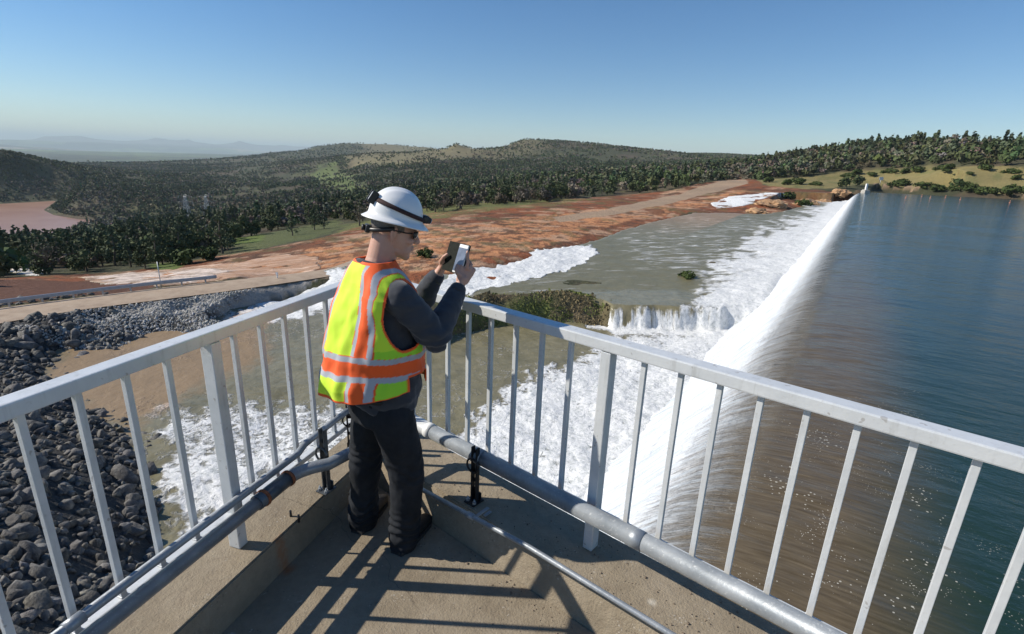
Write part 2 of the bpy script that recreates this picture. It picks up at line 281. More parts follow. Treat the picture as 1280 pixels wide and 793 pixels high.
ZONE = {'red': np.array([(-92.3,81.7),(-86.5,92.8),(-71.7,102),(-68.7,113.8),(-58.8,115.8),(-48.6,128),(-47.2,149.2),(-41.2,185.2),(-25.8,198.3),(-1.7,205.9),(21,254.6),(66.3,327.4),(97.4,334),(150.2,388.8),(215.1,518.3),(154.7,334.8),(175,296),(175.8,279.4),(113,209.6),(89.8,193.3),(62.6,191.1),(35.7,149.6),(20.3,112.4),(14.5,95.4),(-4.4,67.1),(-24.2,67.9),(-28.6,79.4),(-38.5,70.7),(-45.8,64.5),(-51.2,58.5),(-56.2,53.8),(-58.6,51.1)]),
'orange1': np.array([(-78.5,92.2),(-68.9,97.9),(-52,95.9),(-43.6,114.5),(-32.9,129.6),(-17.4,134.2),(14.6,173.2),(48.5,206.3),(95,269.1),(133.8,325.6),(128.1,289.9),(65.8,201.5),(32,154.1),(13.6,114.8),(-0.4,92.6),(-9.9,76.2),(-21.2,73.4),(-31.5,82),(-39.4,72.4),(-46.8,66.1),(-61.3,74.5)]),
'track': np.array([(150.2,388.8),(213.5,508.5),(154.1,356.8),(100.6,285.3),(55.3,208.5),(29.9,170.2),(12.4,146.3),(11.2,161.7),(33.4,191.3),(77.3,278.1)]),
'dark1': np.array([(-92.3,81.7),(-81.2,84.1),(-67.2,81.9),(-45.8,64.5),(-51.2,58.5),(-56.2,53.8),(-58.6,51.1)]),
'green1': np.array([(-44,229.9),(-20.2,291.4),(13.8,264.2),(36.6,255.8),(10.8,205.6),(-12.5,181.7),(-27.3,155),(-48.2,138.7),(-56.4,178.8)]),
'green2': np.array([(-81.4,113),(-72.5,109.6),(-59.5,90.6),(-71.2,98.9)]),
'green3': np.array([(-96.5,169.9),(-84.2,172.5),(-68.9,138.5),(-78,138.9)]),
'grassR': np.array([(150.8,320.3),(170.3,388.5),(215.6,409.7),(252,421.1),(274.9,410),(291.1,384.5),(278.1,323.6),(283.1,302.7),(315.6,283.4),(334.1,237),(261.4,182.4),(249,219.7),(245.4,258.1),(248.4,310.8),(235.4,349.9),(182,308.5)]),
'hillgreen': np.array([(-788.2,2049.9),(-677.7,1996.5),(-368.7,1214.8),(-221.3,830),(-273.9,835.5),(-437.5,1176)]),
'meadow': np.array([(-85.1,158.6),(-77,222.5),(-53.2,168.7),(-50.9,134.1),(-57.6,117.2),(-63.8,114.9)]),
'slope1': np.array([(-700.4,2163.9),(-7526.4,49430.3),(-5368.6,49710.9),(-132.7,1871.6),(-215.4,1655.8),(-322.9,1468.3),(-598.8,1933.4)]),
'slope2': np.array([(-124.9,1765.6),(-622.1,49996.1),(100.9,2181.1),(119.8,1939.4),(5.9,1739.3),(-83.9,1509.9)]),
'gravel': np.array([(-44.8,53.7),(-41.2,57.6),(-34.9,63.6),(-28,71.5),(-28.9,68.8),(-32.2,64),(-35.2,55.4),(-40.2,53.4)]),
'bank': np.array([(-9.6,49),(-8.4,54.5),(-5.6,57.8),(-0.1,60.9),(6,63.1),(14,68.2),(24.2,69.2),(22.1,61.8),(11.8,60.4),(4,60),(-3.7,57),(-7,53.7)]),
'bankgreen': np.array([(-3.8,58.6),(0.9,60.9),(4.9,62.1),(3.9,60.7),(0,58.8),(-3.7,57.6)])}
WET = {'weirfoam': np.array([(228,363.2),(161,276.1),(105.6,200.1),(66.2,144.8),(43.4,105.6),(33.5,89),(28,78),(23.1,62.3),(15.3,58.2),(9.5,54.7),(6.2,48.3),(3.2,45.5),(0.6,42),(-1.7,37.9),(-3.5,33.8),(-4.8,30.5),(-3.6,23.1),(-0.8,16.4),(4.5,16.7),(8.8,23.8),(25,48.1),(68.6,110.6)]),
'band': np.array([(-21.3,62.7),(-13.1,67.5),(-9.4,72),(-4.4,86.3),(2.6,97.2),(15.4,107.9),(17,102.3),(13,89.8),(7.2,78.2),(-0.2,70.6),(-5.3,65.2),(-9.9,61.3),(-18.7,60.8)]),
'leftrapid': np.array([(-33.9,55.7),(-34.3,60.6),(-33,65.8),(-31.6,70),(-29.1,75.4),(-22.9,79.3),(-17.5,72.3),(-20,64.9),(-23.7,60.7),(-27.8,56.8)]),
'farrapid': np.array([(85,231.5),(103.8,260.5),(122.2,267.2),(140.6,275.9),(112.6,237.7),(94.3,218.7),(80.1,211.3)]),
'poolfoam': np.array([(-29.4,36.2),(-25.1,35.9),(-21.3,36.9),(-13.9,37.6),(-9.4,32.8),(-9.8,27),(-13.2,23.8),(-15.3,22.1),(-17.3,22.3),(-19.7,24.8),(-23.3,29.7)]),
'poolwhite': np.array([(-21.8,27),(-21.3,29.8),(-17.8,30.1),(-14.5,29.8),(-14.2,25.9),(-15.4,23),(-17.7,22.9)]),
'tan': np.array([(-39.2,40),(-43.1,45.3),(-42.7,56.8),(-30.5,60.4),(-23.3,45.3),(-25.4,39.6),(-26.2,33.9),(-26,31.5),(-32.2,34.6)]),
'upper': np.array([(-9.3,71.5),(-0.4,86.9),(15.6,109.9),(34.9,146.1),(64.8,189.1),(93.3,194.5),(175.9,279.4),(121.1,186.1),(27,63.3),(24.5,70.1),(14.3,69.4),(-3.9,59.3)]),
'streakfoam': np.array([(21.3,118.5),(59.2,180.2),(91.2,189.9),(151.8,247.6),(62.5,128.1),(34.8,85.8),(25.8,78.3),(19.8,91.6)]),
'mudstream': np.array([(-80.3,92.6),(-68.9,97.9),(-53.2,98.1),(-46.2,103.8),(-36.7,96.1),(-31.5,82),(-38.5,70.7),(-46,64.9),(-61.3,74.5)]),
'mudwhite': np.array([(-82.1,94.8),(-71.4,96.9),(-55.9,92.1),(-45.8,81.7),(-42.9,70.3),(-46,64.9),(-61.3,74.5)]),
'farcreek': np.array([(-112.3,111.7),(-112.4,118.1),(-99.3,106.9),(-87.8,92.6),(-94.3,94.8)]),
'lowrapid': np.array([(-608,602),(-596.8,631.5),(-559.7,595.6),(-558.5,550.6)])}
SPOT = {'pylon1': [-472.85, 747.35, -105.12, 884.37], 'pylon2': [-249.09, 419.54, -57.62, 487.91], 'willow': [26.91, 79.95, -14.79, 84.36], 'pier': [175.34, 268.45, -8.2, 320.64], 'sign1': [236.38, 349.26, -4.22, 421.73], 'post1': [-44.87, 63.49, -15.31, 77.75], 'post2': [-33.1, 70.35, -15.3, 77.75], 'debris': [29.15, 81.82, -14.72, 86.85]}
OUTCROPS = [(106.83, 220.71, -12.7, 6, 5, 2.4, 'broad ochre rock hump left of the shrubs near the weir end'), (131.78, 240.16, -13.4, 7, 5, 2.6, 'orange rock outcrop in the middle of the row at the weir end'), (150.29, 258.45, -13.9, 5, 5, 2.6, 'brown rock block right of the middle outcrop at the weir end'), (172.41, 283.79, -8.7, 5, 4, 2.2, 'ochre rock block next to the white falling water at the weir end'), (92.13, 202.05, -14.0, 5, 4, 1.4, 'low orange slab below the white rapid')]
SHORE_SHRUBS = [(238.86, 338.66, -5.04, 2.4), (252.78, 349.93, -5.07, 3.0), (241.51, 319.08, -5.0, 2.2), (244.32, 311.05, -6.48, 2.6), (243.95, 299.67, -5.94, 2.2), (248.52, 298.84, -2.91, 1.6), (246.11, 289.16, -5.31, 2.8), (247.09, 285.41, -6.1, 2.4), (241.75, 269.99, -5.77, 2.2), (243.59, 265.49, -5.16, 3.0), (243.92, 262.32, -4.67, 2.4)]
UPPER_SHRUBS = [(247.38, 404.2, -1.64, 2.4), (257.56, 407.72, 0.92, 2.6), (261.56, 395.17, -0.09, 2.0), (271.59, 395.11, 2.44, 2.6), (276.75, 384.69, 3.09, 2.2), (279.95, 375.53, 3.99, 2.6), (281.67, 360.64, 5.83, 2.2), (277.04, 347.54, 5.89, 2.6), (270.31, 310.94, 6.14, 2.2), (274.12, 301.16, 4.75, 2.0), (270.32, 291.91, 1.73, 1.6), (257.59, 306.25, 3.15, 1.2), (269.66, 340.33, 4.86, 1.1), (170.58, 336.77, -6.78, 2.2), (177.9, 335.46, -6.28, 2.6), (182.34, 328.04, -6.42, 1.8), (170.66, 361.96, -6.26, 2.4), (196.65, 443.43, -5.43, 2.2), (204.63, 418.31, -3.53, 2.0)]
LONE_SHRUBS = [(26.63, 79.01, -14.79, 0.85, 'pale green willow bush standing in the dark flood water'), (134.79, 261.04, -11.92, 2.6, 'dark green shrub among the ochre rocks at the weir end'), (126.56, 235.81, -13.17, 2.0, 'low dark shrub below the ochre rocks at the weir end'), (-14.76, 87.15, -14.47, 1.0, 'small dark shrub on the washed-out ground behind the phone'), (-68.38, 105.13, -21.24, 2.2, 'dark brown bush beside the muddy stream'), (-64.26, 107.69, -20.74, 1.8, 'low brown bush right of the muddy stream')]
PYLONS = [(-277.9, 439.5, -63.9, 28.0), (-275.5, 464.5, -64.8, 27.4)]
BUOYS = [(163.4, 223.5), (187.6, 246.8), (181.0, 233.0), (199.8, 248.2), (190.2, 228.2), (200.3, 216.0)]
TB = RBF(TER)
# ---------------------------------------------------------------- ground sheet
def zonemask(x, y, key, soft=.012, wob=.02, s=1):
    """plan-view zone with an uneven outline"""
    P = ZONE[key]; q = np.log(np.hypot(x, y)) * 1.3; t = np.arctan2(x, y) * 2.2
    w = fbm(t * 25, q * 25, 4, s) * wob
    return smooth(inpoly(x, y, P) + w, -soft, soft)
az = np.concatenate([np.linspace(-88, -50, 110, endpoint=False), np.linspace(-50, 50, 1000, endpoint=False), np.linspace(50, 88, 110)])
rr_ = np.concatenate([np.exp(np.linspace(np.log(3.0), np.log(420), 430, endpoint=False)), np.exp(np.linspace(np.log(420), np.log(62000), 400))])
AZ, RR = np.meshgrid(np.radians(az), rr_, indexing='ij')
GX = RR * np.sin(AZ); GY = RR * np.cos(AZ)
GZ = np.empty_like(GX)
for i in range(0, GX.shape[0], 100): GZ[i:i + 100] = terrain_z(GX[i:i + 100], GY[i:i + 100])
x = GX.ravel(); y = GY.ravel(); z = GZ.ravel(); r = RR.ravel()
def grid_faces(n, m):
    i = np.arange(n - 1)[:, None] * m + np.arange(m - 1)[None]
    i = i.ravel(); return np.stack([i, i + m, i + m + 1, i + 1], 1)
C3 = lambda c: np.array(c, float)
def lerp(A, c, m): return A + (C3(c) - A) * m[:, None]
v = np.log(r) * 1.3; u = np.arctan2(x, y) * 2.2
n1 = fbm(u * 30, v * 30, 4, 3) ; n2 = fbm(u * 9, v * 9, 4, 5); n3 = fbm(x / 9, y / 9, 3, 8)
col = np.tile(C3((.058, .062, .034)), (len(x), 1))
col = lerp(col, (.085, .068, .045), smooth(n2, -.1, .4))
col = lerp(col, (.12, .12, .055), smooth(n1, .15, .5) * .6)
# valley floor: pale fields and groves
far = smooth(r, 5200, 7000)
fld = _hash(np.floor(x / 2600 + .4 * vnoise(x / 5000, y / 5000)), np.floor(y / 4200), 3)
plain = np.where(fld[:, None] > .8, C3((.34, .27, .19)), np.where(fld[:, None] > .5, C3((.13, .17, .075)), C3((.075, .085, .06))))
plain = np.where((fbm(u * 8, v * 70, 4, 19) > .02)[:, None], C3((.05, .06, .05)), plain)
plain = plain * (1 + .35 * n1[:, None])
col = col + (plain - col) * far[:, None]
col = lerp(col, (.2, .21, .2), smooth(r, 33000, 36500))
def Zn(key, c, soft=.012, wob=.02, k=1.0, s=1):
    global col
    m = np.zeros(len(x)); P = ZONE[key]; rp = np.hypot(P[:, 0], P[:, 1])
    sel = (r > rp.min() * .8) & (r < rp.max() * 1.25)
    m[sel] = zonemask(x[sel], y[sel], key, soft, wob, s) * k
    col = lerp(col, c, m); return m
Zn('slope1', (.2, .175, .1), .03, .04, .75); Zn('slope2', (.17, .15, .085), .03, .06, .6, 4); Zn('hillgreen', (.14, .18, .06), .03, .08, .8, 7)
gr = Zn('grassR', (.23, .195, .085), .008, .015)
col = lerp(col, (.14, .15, .06), gr * smooth(n1, 0, .4) * .7)
Zn('meadow', (.11, .13, .05), .02, .05, .8, 9)
red = Zn('red', (.25, .085, .037), .006, .012)
col = lerp(col, (.12, .06, .035), red * smooth(n3, -.1, .5))
g1 = Zn('green1', (.15, .16, .06), .012, .04, .85, 2)
Zn('orange1', (.52, .25, .12), .01, .03, .9, 6)
col = lerp(col, (.22, .095, .05), red * smooth(fbm(u * 40 + v * 14, v * 90 + 3, 4, 77), .05, .4) * .9)
su = u * 16 + v * 9
for (sc1, sc2, sd_, lo_, hi_, cc, kk) in ((.9, 16, 77, .05, .3, (.17, .075, .04), .85), (.7, 22, 78, .08, .3, (.5, .33, .22), .7), (1.5, 40, 79, .12, .35, (.09, .05, .03), .8), (1.1, 15, 80, .15, .35, (.12, .12, .05), .5)):
    col = lerp(col, cc, red * (1 - g1 * .7) * smooth(fbm(su * sc1, v * sc2 - u * sc2 * .12, 4, sd_), lo_, hi_) * kk)
Zn('dark1', (.12, .055, .035), .004, .006)
Zn('green2', (.11, .15, .04)); Zn('green3', (.11, .15, .04))
Zn('track', (.36, .27, .19), .004, .004, .9)
Zn('gravel', (.3, .29, .27), .006, .01)
bk = Zn('bank', (.15, .12, .075), .006, .006)
col = lerp(col, (.09, .11, .04), bk * smooth(n3, -.2, .3) * .7)
Zn('bankgreen', (.13, .17, .045), .02, .03, .8, 3)
rip = (inpoly(x, y, ROAD) < 0) & (r < 75) & (x < -10) & (y < 60)
col[rip & (x < -12)] = (.055, .055, .055)
g2 = zonemask(x, y, 'gravel', .006, .01); col = lerp(col, (.34, .33, .31), g2)
# bare shore line round the lake
sh = inpoly(x, y, LAKE); col = lerp(col, (.3, .21, .14), smooth(sh, -.012, -.008) * (gr > .1))
sh2 = inpoly(x, y, ROAD); col = lerp(col, (.33, .245, .17), smooth(sh2, -.004, .0))
t = NT('ground'); A = t.attr('tint').outputs['Color']
na = t.noise(.9, 6, .65); nb = t.noise(.035, 5, .6); nc = t.noise(6, 4, .6)
c = t.mix(t.ramp(na, [(.3, 0.0), (.7, 1.0)]), A, t.mix(1.0, A, (.55, .52, .5), 'MULTIPLY'))
c = t.mix(.45, c, t.mix(t.ramp(nb, [(.35, 0.0), (.65, 1.0)]), A, t.mix(1.0, A, (1.5, 1.45, 1.35), 'MULTIPLY')))
b1 = t.bump(nc, .12, .7); b2 = t.bump(na, .9, .8, b1)
t.fin(c, .92, b2, Specular_IOR_Level=.2)
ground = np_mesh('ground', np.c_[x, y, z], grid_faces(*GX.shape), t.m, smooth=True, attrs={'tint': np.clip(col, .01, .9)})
tag(ground, kind='structure')

# road: tan dusty sheet on its bench with edge lines of grit
def road_mat():
    t = NT('road_surface'); n = t.noise(.7, 6, .7); n2 = t.noise(12, 3)
    c = t.ramp(n, [(.3, (.27, .195, .135)), (.5, (.36, .27, .19)), (.7, (.41, .32, .23))])
    return t.fin(c, .85, t.bump(n2, .03, .6))
rdp = ROAD; half = len(rdp) // 2
inner = rdp[:half]; outer = rdp[half:][::-1]
def resample(P, n):
    s = np.r_[0, np.cumsum(np.linalg.norm(np.diff(P, axis=0), axis=1))]; q = np.linspace(0, s[-1], n)
    return np.c_[np.interp(q, s, P[:, 0]), np.interp(q, s, P[:, 1])]
ri = resample(inner, 90); ro = resample(outer, 90)
def smoothline(P, k=4):
    for _ in range(k): P[1:-1] = (P[:-2] + P[2:] + 2 * P[1:-1]) / 4
    return P
ri = smoothline(ri, 30); ro = smoothline(ro, 30)
rows = 12; V = []
for i in range(90):
    for j in range(rows):
        q = j / (rows - 1); p = ri[i] * (1 - q) + ro[i] * q
        V.append((p[0], p[1], ROADZ + .09 + .10 * math.sin(q * math.pi)))
road = np_mesh('road', V, grid_faces(90, rows), road_mat(), smooth=True); tag(road, kind='structure')

# ---------------------------------------------------------------- lake, with the sheet running over the crest
ll = np.concatenate([np.linspace(-13, -9.6, 16, endpoint=False), np.linspace(-9.6, -1, 44, endpoint=False), np.linspace(-1, 10, 40, endpoint=False), 10 + np.exp(np.linspace(0, np.log(900), 90)) - 1])
aa = np.concatenate([np.linspace(-60, 8, 40, endpoint=False), 8 * np.exp(np.linspace(0, np.log(WEIR_END / 8), 300))])
AA, LL = np.meshgrid(aa, ll, indexing='ij')
AA = AA + np.where(LL > 5, (LL - 5) * .35 * np.interp(AA, [250, 330], [0, 1]), 0) * (AA > 250)
ZZ = weir_z(LL)
st = fbm(AA * 1.7, LL * .35, 4, 21)
fo = smooth(-LL, 1.0, 5.0)
ZZ = ZZ + (st * .22 * fo + fbm(AA * .35, LL * .2, 3, 31) * .5 * smooth(-LL, 4, 9)) * smooth(LL, -13.2, -11)
wx = AA * ea[0] + LL * el[0]; wy = AA * ea[1] + LL * el[1]
WV = np.c_[LL.ravel(), AA.ravel(), ZZ.ravel()]      # local frame: X across the crest, Y along it
t = NT('lake_water'); xyz = t.n('ShaderNodeSeparateXYZ'); t.l(t.tc.outputs['Object'], xyz.inputs[0]); X = xyz.outputs[0]; Y = xyz.outputs[1]
sA = t.noise(1.0, 6, .65, sc=(.22, 2.6, .22)); sB = t.noise(1.0, 5, .6, sc=(.9, 9, .9)); sW = t.noise(1, 4, .6, sc=(.05, .12, .05))
nearY = t.step(Y, 5.0, 40.0)
sC = t.noise(1, 4, .6, sc=(1.4, 26, 2))
edge = t.math('ADD', X, t.math('MULTIPLY', t.math('SUBTRACT', sA, .5), 4.0))
edge = t.math('ADD', edge, t.math('MULTIPLY', t.math('SUBTRACT', sC, .5), 2.4))
edge = t.math('ADD', edge, t.math('MULTIPLY', t.math('SUBTRACT', sB, .5), 2.0))
white = t.math('SUBTRACT', 1.0, t.step(edge, -4.8, -1.2))
body = t.math('SUBTRACT', 1.0, t.step(X, -7.5, -3.2))
white = t.math('MAXIMUM', white, body)
shal = t.math('SUBTRACT', 1.0, t.step(t.math('ADD', X, t.math('MULTIPLY', t.math('SUBTRACT', sW, .5), 1.6)), 1.0, 4.6))
# drifting flecks of foam over the shallow sill
vo = t.n('ShaderNodeTexVoronoi'); vo.inputs['Scale'].default_value = 6.5; t.l(t.tc.outputs['Object'], vo.inputs['Vector'])
vo2 = t.n('ShaderNodeTexVoronoi'); vo2.inputs['Scale'].default_value = 13.0; t.l(t.tc.outputs['Object'], vo2.inputs['Vector'])
pn = t.noise(.5, 4, .6)
fl = t.math('LESS_THAN', vo.outputs['Distance'], t.math('MULTIPLY', t.step(pn, .42, .75), .3))
fl2 = t.math('LESS_THAN', vo2.outputs['Distance'], t.math('MULTIPLY', t.step(t.noise(.8, 3), .4, .8), .26))
fl = t.math('MAXIMUM', fl, fl2)
fl = t.math('MULTIPLY', fl, t.math('MULTIPLY', t.step(X, -2.5, .2), t.math('SUBTRACT', 1.0, t.step(X, 3.6, 6.2))))
fl = t.math('MULTIPLY', fl, t.math('SUBTRACT', 1.0, t.step(Y, 16, 34)))
streak = t.ramp(sB, [(.3, 0.0), (.75, 1.0)])
cs = t.mix(streak, (.075, .055, .03), (.15, .118, .075))
shal = t.math('MULTIPLY', shal, t.math('SUBTRACT', 1.0, t.math('MULTIPLY', t.step(Y, 22, 120), .8)))  # brown fades along the weir: grazing sky reflection painted into the colour
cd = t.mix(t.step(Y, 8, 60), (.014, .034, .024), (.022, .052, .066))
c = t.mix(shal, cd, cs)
c = t.mix(t.math('MULTIPLY', fl, .75), c, (.58, .55, .46))
wtone = t.mix(t.ramp(sA, [(.35, 0.0), (.6, 1.0)]), (.50, .56, .61), (.79, .80, .81))
c = t.mix(white, c, wtone)
rg = t.mix(white, t.mix(shal, (.09,) * 3, (.22,) * 3), (.75,) * 3)
w1 = t.noise(1, 5, .62, sc=(1.3, 2.9, 1)); w2 = t.noise(1, 3, .5, sc=(.25, .5, 1)); w3 = t.noise(1, 3, .5, sc=(.04, .07, 1))
calm = t.mix(t.step(X, -1, 8), (.35,) * 3, (1,) * 3)
hh = t.math('MULTIPLY', w1, calm)
bb = t.bump(hh, .10, .55); bb = t.bump(w2, .34, .6, bb); bb = t.bump(w3, 1.0, .6, bb)
bw = t.bump(t.math('MULTIPLY', sA, white), .35, .6, bb)
bw = t.bump(t.math('MULTIPLY', sB, white), .12, .6, bw)
t.fin(c, rg, bw, IOR=1.33)
lake = np_mesh('lake', WV, grid_faces(*AA.shape), t.m, smooth=True)
# local X -> el, local Y -> ea  (el x ea = +z)
lake.rotation_euler = (0, 0, -WA); tag(lake, kind='structure')

# ---------------------------------------------------------------- flood water below the crest: plunge pool, terrace, streams
WCON = []
def wz(key, zz, step=1):
    for p in WET[key][::step]: WCON.append((p[0], p[1], zz))
ang = np.radians(np.concatenate([np.linspace(-62, 42, 760)])); rad = np.exp(np.linspace(np.log(11), np.log(330), 560))
WAZ, WR = np.meshgrid(ang, rad, indexing='ij'); X2 = WR * np.sin(WAZ); Y2 = WR * np.cos(WAZ)
xf = X2.ravel(); yf = Y2.ravel()
gz = terrain_z(xf, yf)
lf = xf * el[0] + yf * el[1]; af = xf * ea[0] + yf * ea[1]
def wm(key, soft=.02, wob=.03, s=1, k=26):
    P = WET[key]; q = np.log(np.hypot(xf, yf)) * 1.3; tt = np.arctan2(xf, yf) * 2.2
    m = inpoly(xf, yf, P) + fbm(tt * k, q * k, 4, s) * wob
    return smooth(m, -soft, soft)
# still levels: the pool, the terrace above the grass bank, the chutes between
# the drop line in plan (from behind the visitor to the foot of the weir)
drop = np.array([(-34, 72), (-26, 66), (-12, 61), (-7, 59.5), (0, 59.7), (8, 61.6), (11.4, 61.9), (12.2, 59.9), (20, 60.3), (25.8, 60.7), (27, 61.5), (33, 60), (45, 80)])
yd = np.interp(xf, drop[:, 0], drop[:, 1]) + fbm(xf / 3, xf / 5, 3, 4) * .7
wid = np.interp(xf, [-34, -12, 8, 14, 26, 34], [14, 9, 2.2, 1.3, 1.3, 7])
up = smooth(yf - yd, -wid * .3, wid)
upz = np.interp(np.hypot(xf, yf), [0, 70, 110, 150, 230, 300], [-14.6, -14.6, -14.5, -14.45, -13.6, -12])
wzf = -17 + (upz + 17) * up
# streams follow the ground
ms = np.maximum(wm('mudstream', .01, .02), 0); fc = wm('farcreek', .01, .01); fr = wm('farrapid', .006, .008)
st_ = np.maximum(np.maximum(ms, fc), fr)
wzf = np.where(st_ > .02, gz + (st_ - .5) * .18, wzf)
band = wm('band', .012, .035, 2, 40)
foam = np.zeros(len(xf))
foam = np.maximum(foam, wm('weirfoam', .12, .12, 3) * .84)
foam = np.maximum(foam, band * .98)
foam = np.maximum(foam, wm('leftrapid', .05, .05, 4) * .9)
foam = np.maximum(foam, fr)
foam = np.maximum(foam, wm('poolfoam', .14, .14, 5) * .62)
foam = np.maximum(foam, wm('poolwhite', .09, .10, 6) * .78)
foam = np.maximum(foam, wm('streakfoam', .09, .10, 7) * .40)
foam = np.maximum(foam, (wm('upper', .02, .02) * (.26 + .12 * fbm(xf / 12, yf / 12, 3, 44))) * (np.hypot(xf, yf) > 62))
foam = np.maximum(foam, ((yf < yd) * smooth(np.hypot(xf, yf), 18, 30)) * .34 * smooth(fbm(xf / 9, yf / 9, 3, 71), -.3, .3))
foam = np.maximum(foam, wm('mudwhite', .03, .05, 8) * .66); foam = np.maximum(foam, ms * .5)
foam = np.maximum(foam, wm('farcreek', .02, .03, 8) * .8)
foam = np.maximum(foam, smooth(-lf, 17.0, 10.5) * .95)          # surge along the foot of the weir
fall = np.exp(-((yf - yd - .2) / (wid * .55)) ** 2) * smooth(xf, 11.6, 12.2) * smooth(-xf, -27, -25.8)
gap = smooth(np.abs(xf - 14.0), .28, .6)
foam = np.maximum(foam, fall * gap * .93)
foam = np.maximum(foam, np.where((xf > 9) & (xf < 27) & (yf < yd), smooth(yf - yd, -5, -1.0) * .85, 0))
tan = np.maximum(wm('tan', .05, .05, 9), np.maximum(ms, smooth(yf - yd, -4, 0) * (xf < 12) * .0))
tan = np.maximum(tan * (1 - .4 * wm('mudwhite', .03, .05, 8)), smooth(np.hypot(xf, yf), 110, 190) * .6 * (lf < -35) * (1 - fr))
turb = np.clip(foam, 0, 1)
sf = fbm(xf / 1.6, yf / 1.6, 4, 61); sf2 = fbm(xf / 5.5, yf / 5.5, 3, 63)
wzf = wzf + turb * (sf * .30 + sf2 * .55) * np.interp(np.hypot(xf, yf), [0, 60, 300], [1, .8, .5]) + fbm(xf / 2.2, yf / 2.2, 3, 65) * .06
# rocky ledges break the fall
wzf = wzf + fall * fbm(xf * 2.2, yf * .5, 3, 5) * .35
upper_dark = wm('upper', .04, .02)
mask = (lf < -8.8) | (af < -5)
# land shows where no water lies (water sheet dips under it)
wet = np.maximum.reduce([wm('upper', .01, .012), band, wm('leftrapid', .012, .012), st_, (lf > -22) * (yf > yd - 3) * (af < 300) * 1.0, (xf > -13) * (xf < 30) * (yf < 78) * 1.0, (yf < yd + 2) * (inpoly(xf, yf, ROAD) < 0) * (xf > -62) * (yf < 74) * (yf < np.interp(xf, [-60, -40, -27], [46, 66, 79])) * 1.0])
wzf = np.where(wet < .3, np.minimum(wzf, gz - .8), wzf)
t = NT('flood_water'); F = t.attr('foam').outputs['Fac']; T_ = t.attr('silt').outputs['Fac']; D_ = t.attr('fall').outputs['Fac']
f1 = t.noise(.55, 8, .68, dist=.7); f2 = t.noise(2.4, 6, .7, dist=.8); f3 = t.noise(1, 5, .6, sc=(2.6, .5, .22))
vv = t.n('ShaderNodeTexVoronoi', feature='DISTANCE_TO_EDGE'); vv.inputs['Scale'].default_value = 1.1
wv = t.n('ShaderNodeMix', data_type='VECTOR'); wv.inputs[0].default_value = .35
nn = t.n('ShaderNodeTexNoise'); nn.inputs['Scale'].default_value = 1.2; nn.inputs['Detail'].default_value = 4; t.l(t.tc.outputs['Object'], nn.inputs['Vector'])
sub = t.n('ShaderNodeVectorMath', operation='SUBTRACT'); t.l(nn.outputs['Color'], sub.inputs[0]); sub.inputs[1].default_value = (.5, .5, .5)
sc_ = t.n('ShaderNodeVectorMath', operation='SCALE'); t.l(sub.outputs[0], sc_.inputs[0]); sc_.inputs['Scale'].default_value = 2.2
ad = t.n('ShaderNodeVectorMath', operation='ADD'); t.l(t.tc.outputs['Object'], ad.inputs[0]); t.l(sc_.outputs[0], ad.inputs[1])
t.l(ad.outputs[0], vv.inputs['Vector'])
lace = t.math('MULTIPLY', t.math('SUBTRACT', 1.0, t.step(vv.outputs['Distance'], .0, .3)), t.step(F, .2, .5))
mixn = t.math('ADD', t.math('MULTIPLY', f1, .55), t.math('MULTIPLY', f2, .45))
mixn = t.math('ADD', mixn, t.math('MULTIPLY', lace, .12))
E_ = t.attr('stretch').outputs['Fac']
mrot = t.n('ShaderNodeMapping', vector_type='TEXTURE'); mrot.inputs['Rotation'].default_value = (0, 0, R(20)); mrot.inputs['Scale'].default_value = (5.5, 1.1, 2); t.l(t.tc.outputs['Object'], mrot.inputs[0])
f4 = t.noise(.9, 8, .68, vec=mrot.outputs[0], dist=.6)
mixn = t.mix(E_, mixn, t.math('ADD', f4, .02))
mixn = t.mix(D_, mixn, f3)
thr = t.math('SUBTRACT', 1.0, F)            # more foam, lower threshold
lo = t.math('MULTIPLY_ADD', thr, .58, .14); hi = t.math('ADD', lo, .24)
fm = t.step(mixn, lo, hi)
deepA = t.attr('stretch').outputs['Fac']
deep = t.mix(T_, t.mix(t.ramp(f1, [(.35, 0.0), (.65, 1.0)]), (.155, .14, .08), (.235, .21, .13)), t.mix(f1, (.23, .16, .09), (.30, .215, .13)))
deep = t.mix(t.math('MULTIPLY', deepA, T_), deep, (.42, .22, .11))
wt = t.mix(T_, t.mix(t.ramp(f2, [(.3, 0.0), (.55, 1.0)]), (.42, .45, .44), (.76, .765, .76)), (.70, .50, .37))  # foam hollows tinted darker: crevice shade put into the colour
deep = t.mix(t.math('MULTIPLY', deepA, t.math('SUBTRACT', 1.0, T_)), deep, t.mix(f1, (.12, .115, .06), (.20, .175, .10)))
c = t.mix(fm, deep, wt)
rg = t.mix(fm, t.mix(t.math('MAXIMUM', T_, t.math('MULTIPLY', deepA, .7)), (.16,) * 3, (.5,) * 3), (.8,) * 3)
w1 = t.noise(1.4, 5, .6, dist=.4); b1 = t.bump(w1, .16, .6); b2 = t.bump(t.math('MULTIPLY', f2, fm), .16, .6, b1); b3 = t.bump(t.math('MULTIPLY', f1, fm), .5, .5, b2)
t.fin(c, rg, b3, IOR=1.33, Specular_IOR_Level=.4)
Fc = grid_faces(*X2.shape)
keep = (lf[Fc] < -5.5).all(1) & ((wet[Fc] > .05).any(1))
fw_ = np_mesh('flood_water', np.c_[xf, yf, wzf], Fc[keep], t.m, smooth=True, attrs={'stretch': np.maximum(ms, wm('upper', .02, .02) * (np.hypot(xf, yf) > 64) * (1 - band * .6)), 'foam': turb, 'silt': np.clip(tan, 0, 1), 'fall': np.clip(fall * 1.2, 0, 1)})
tag(fw_, kind='structure')

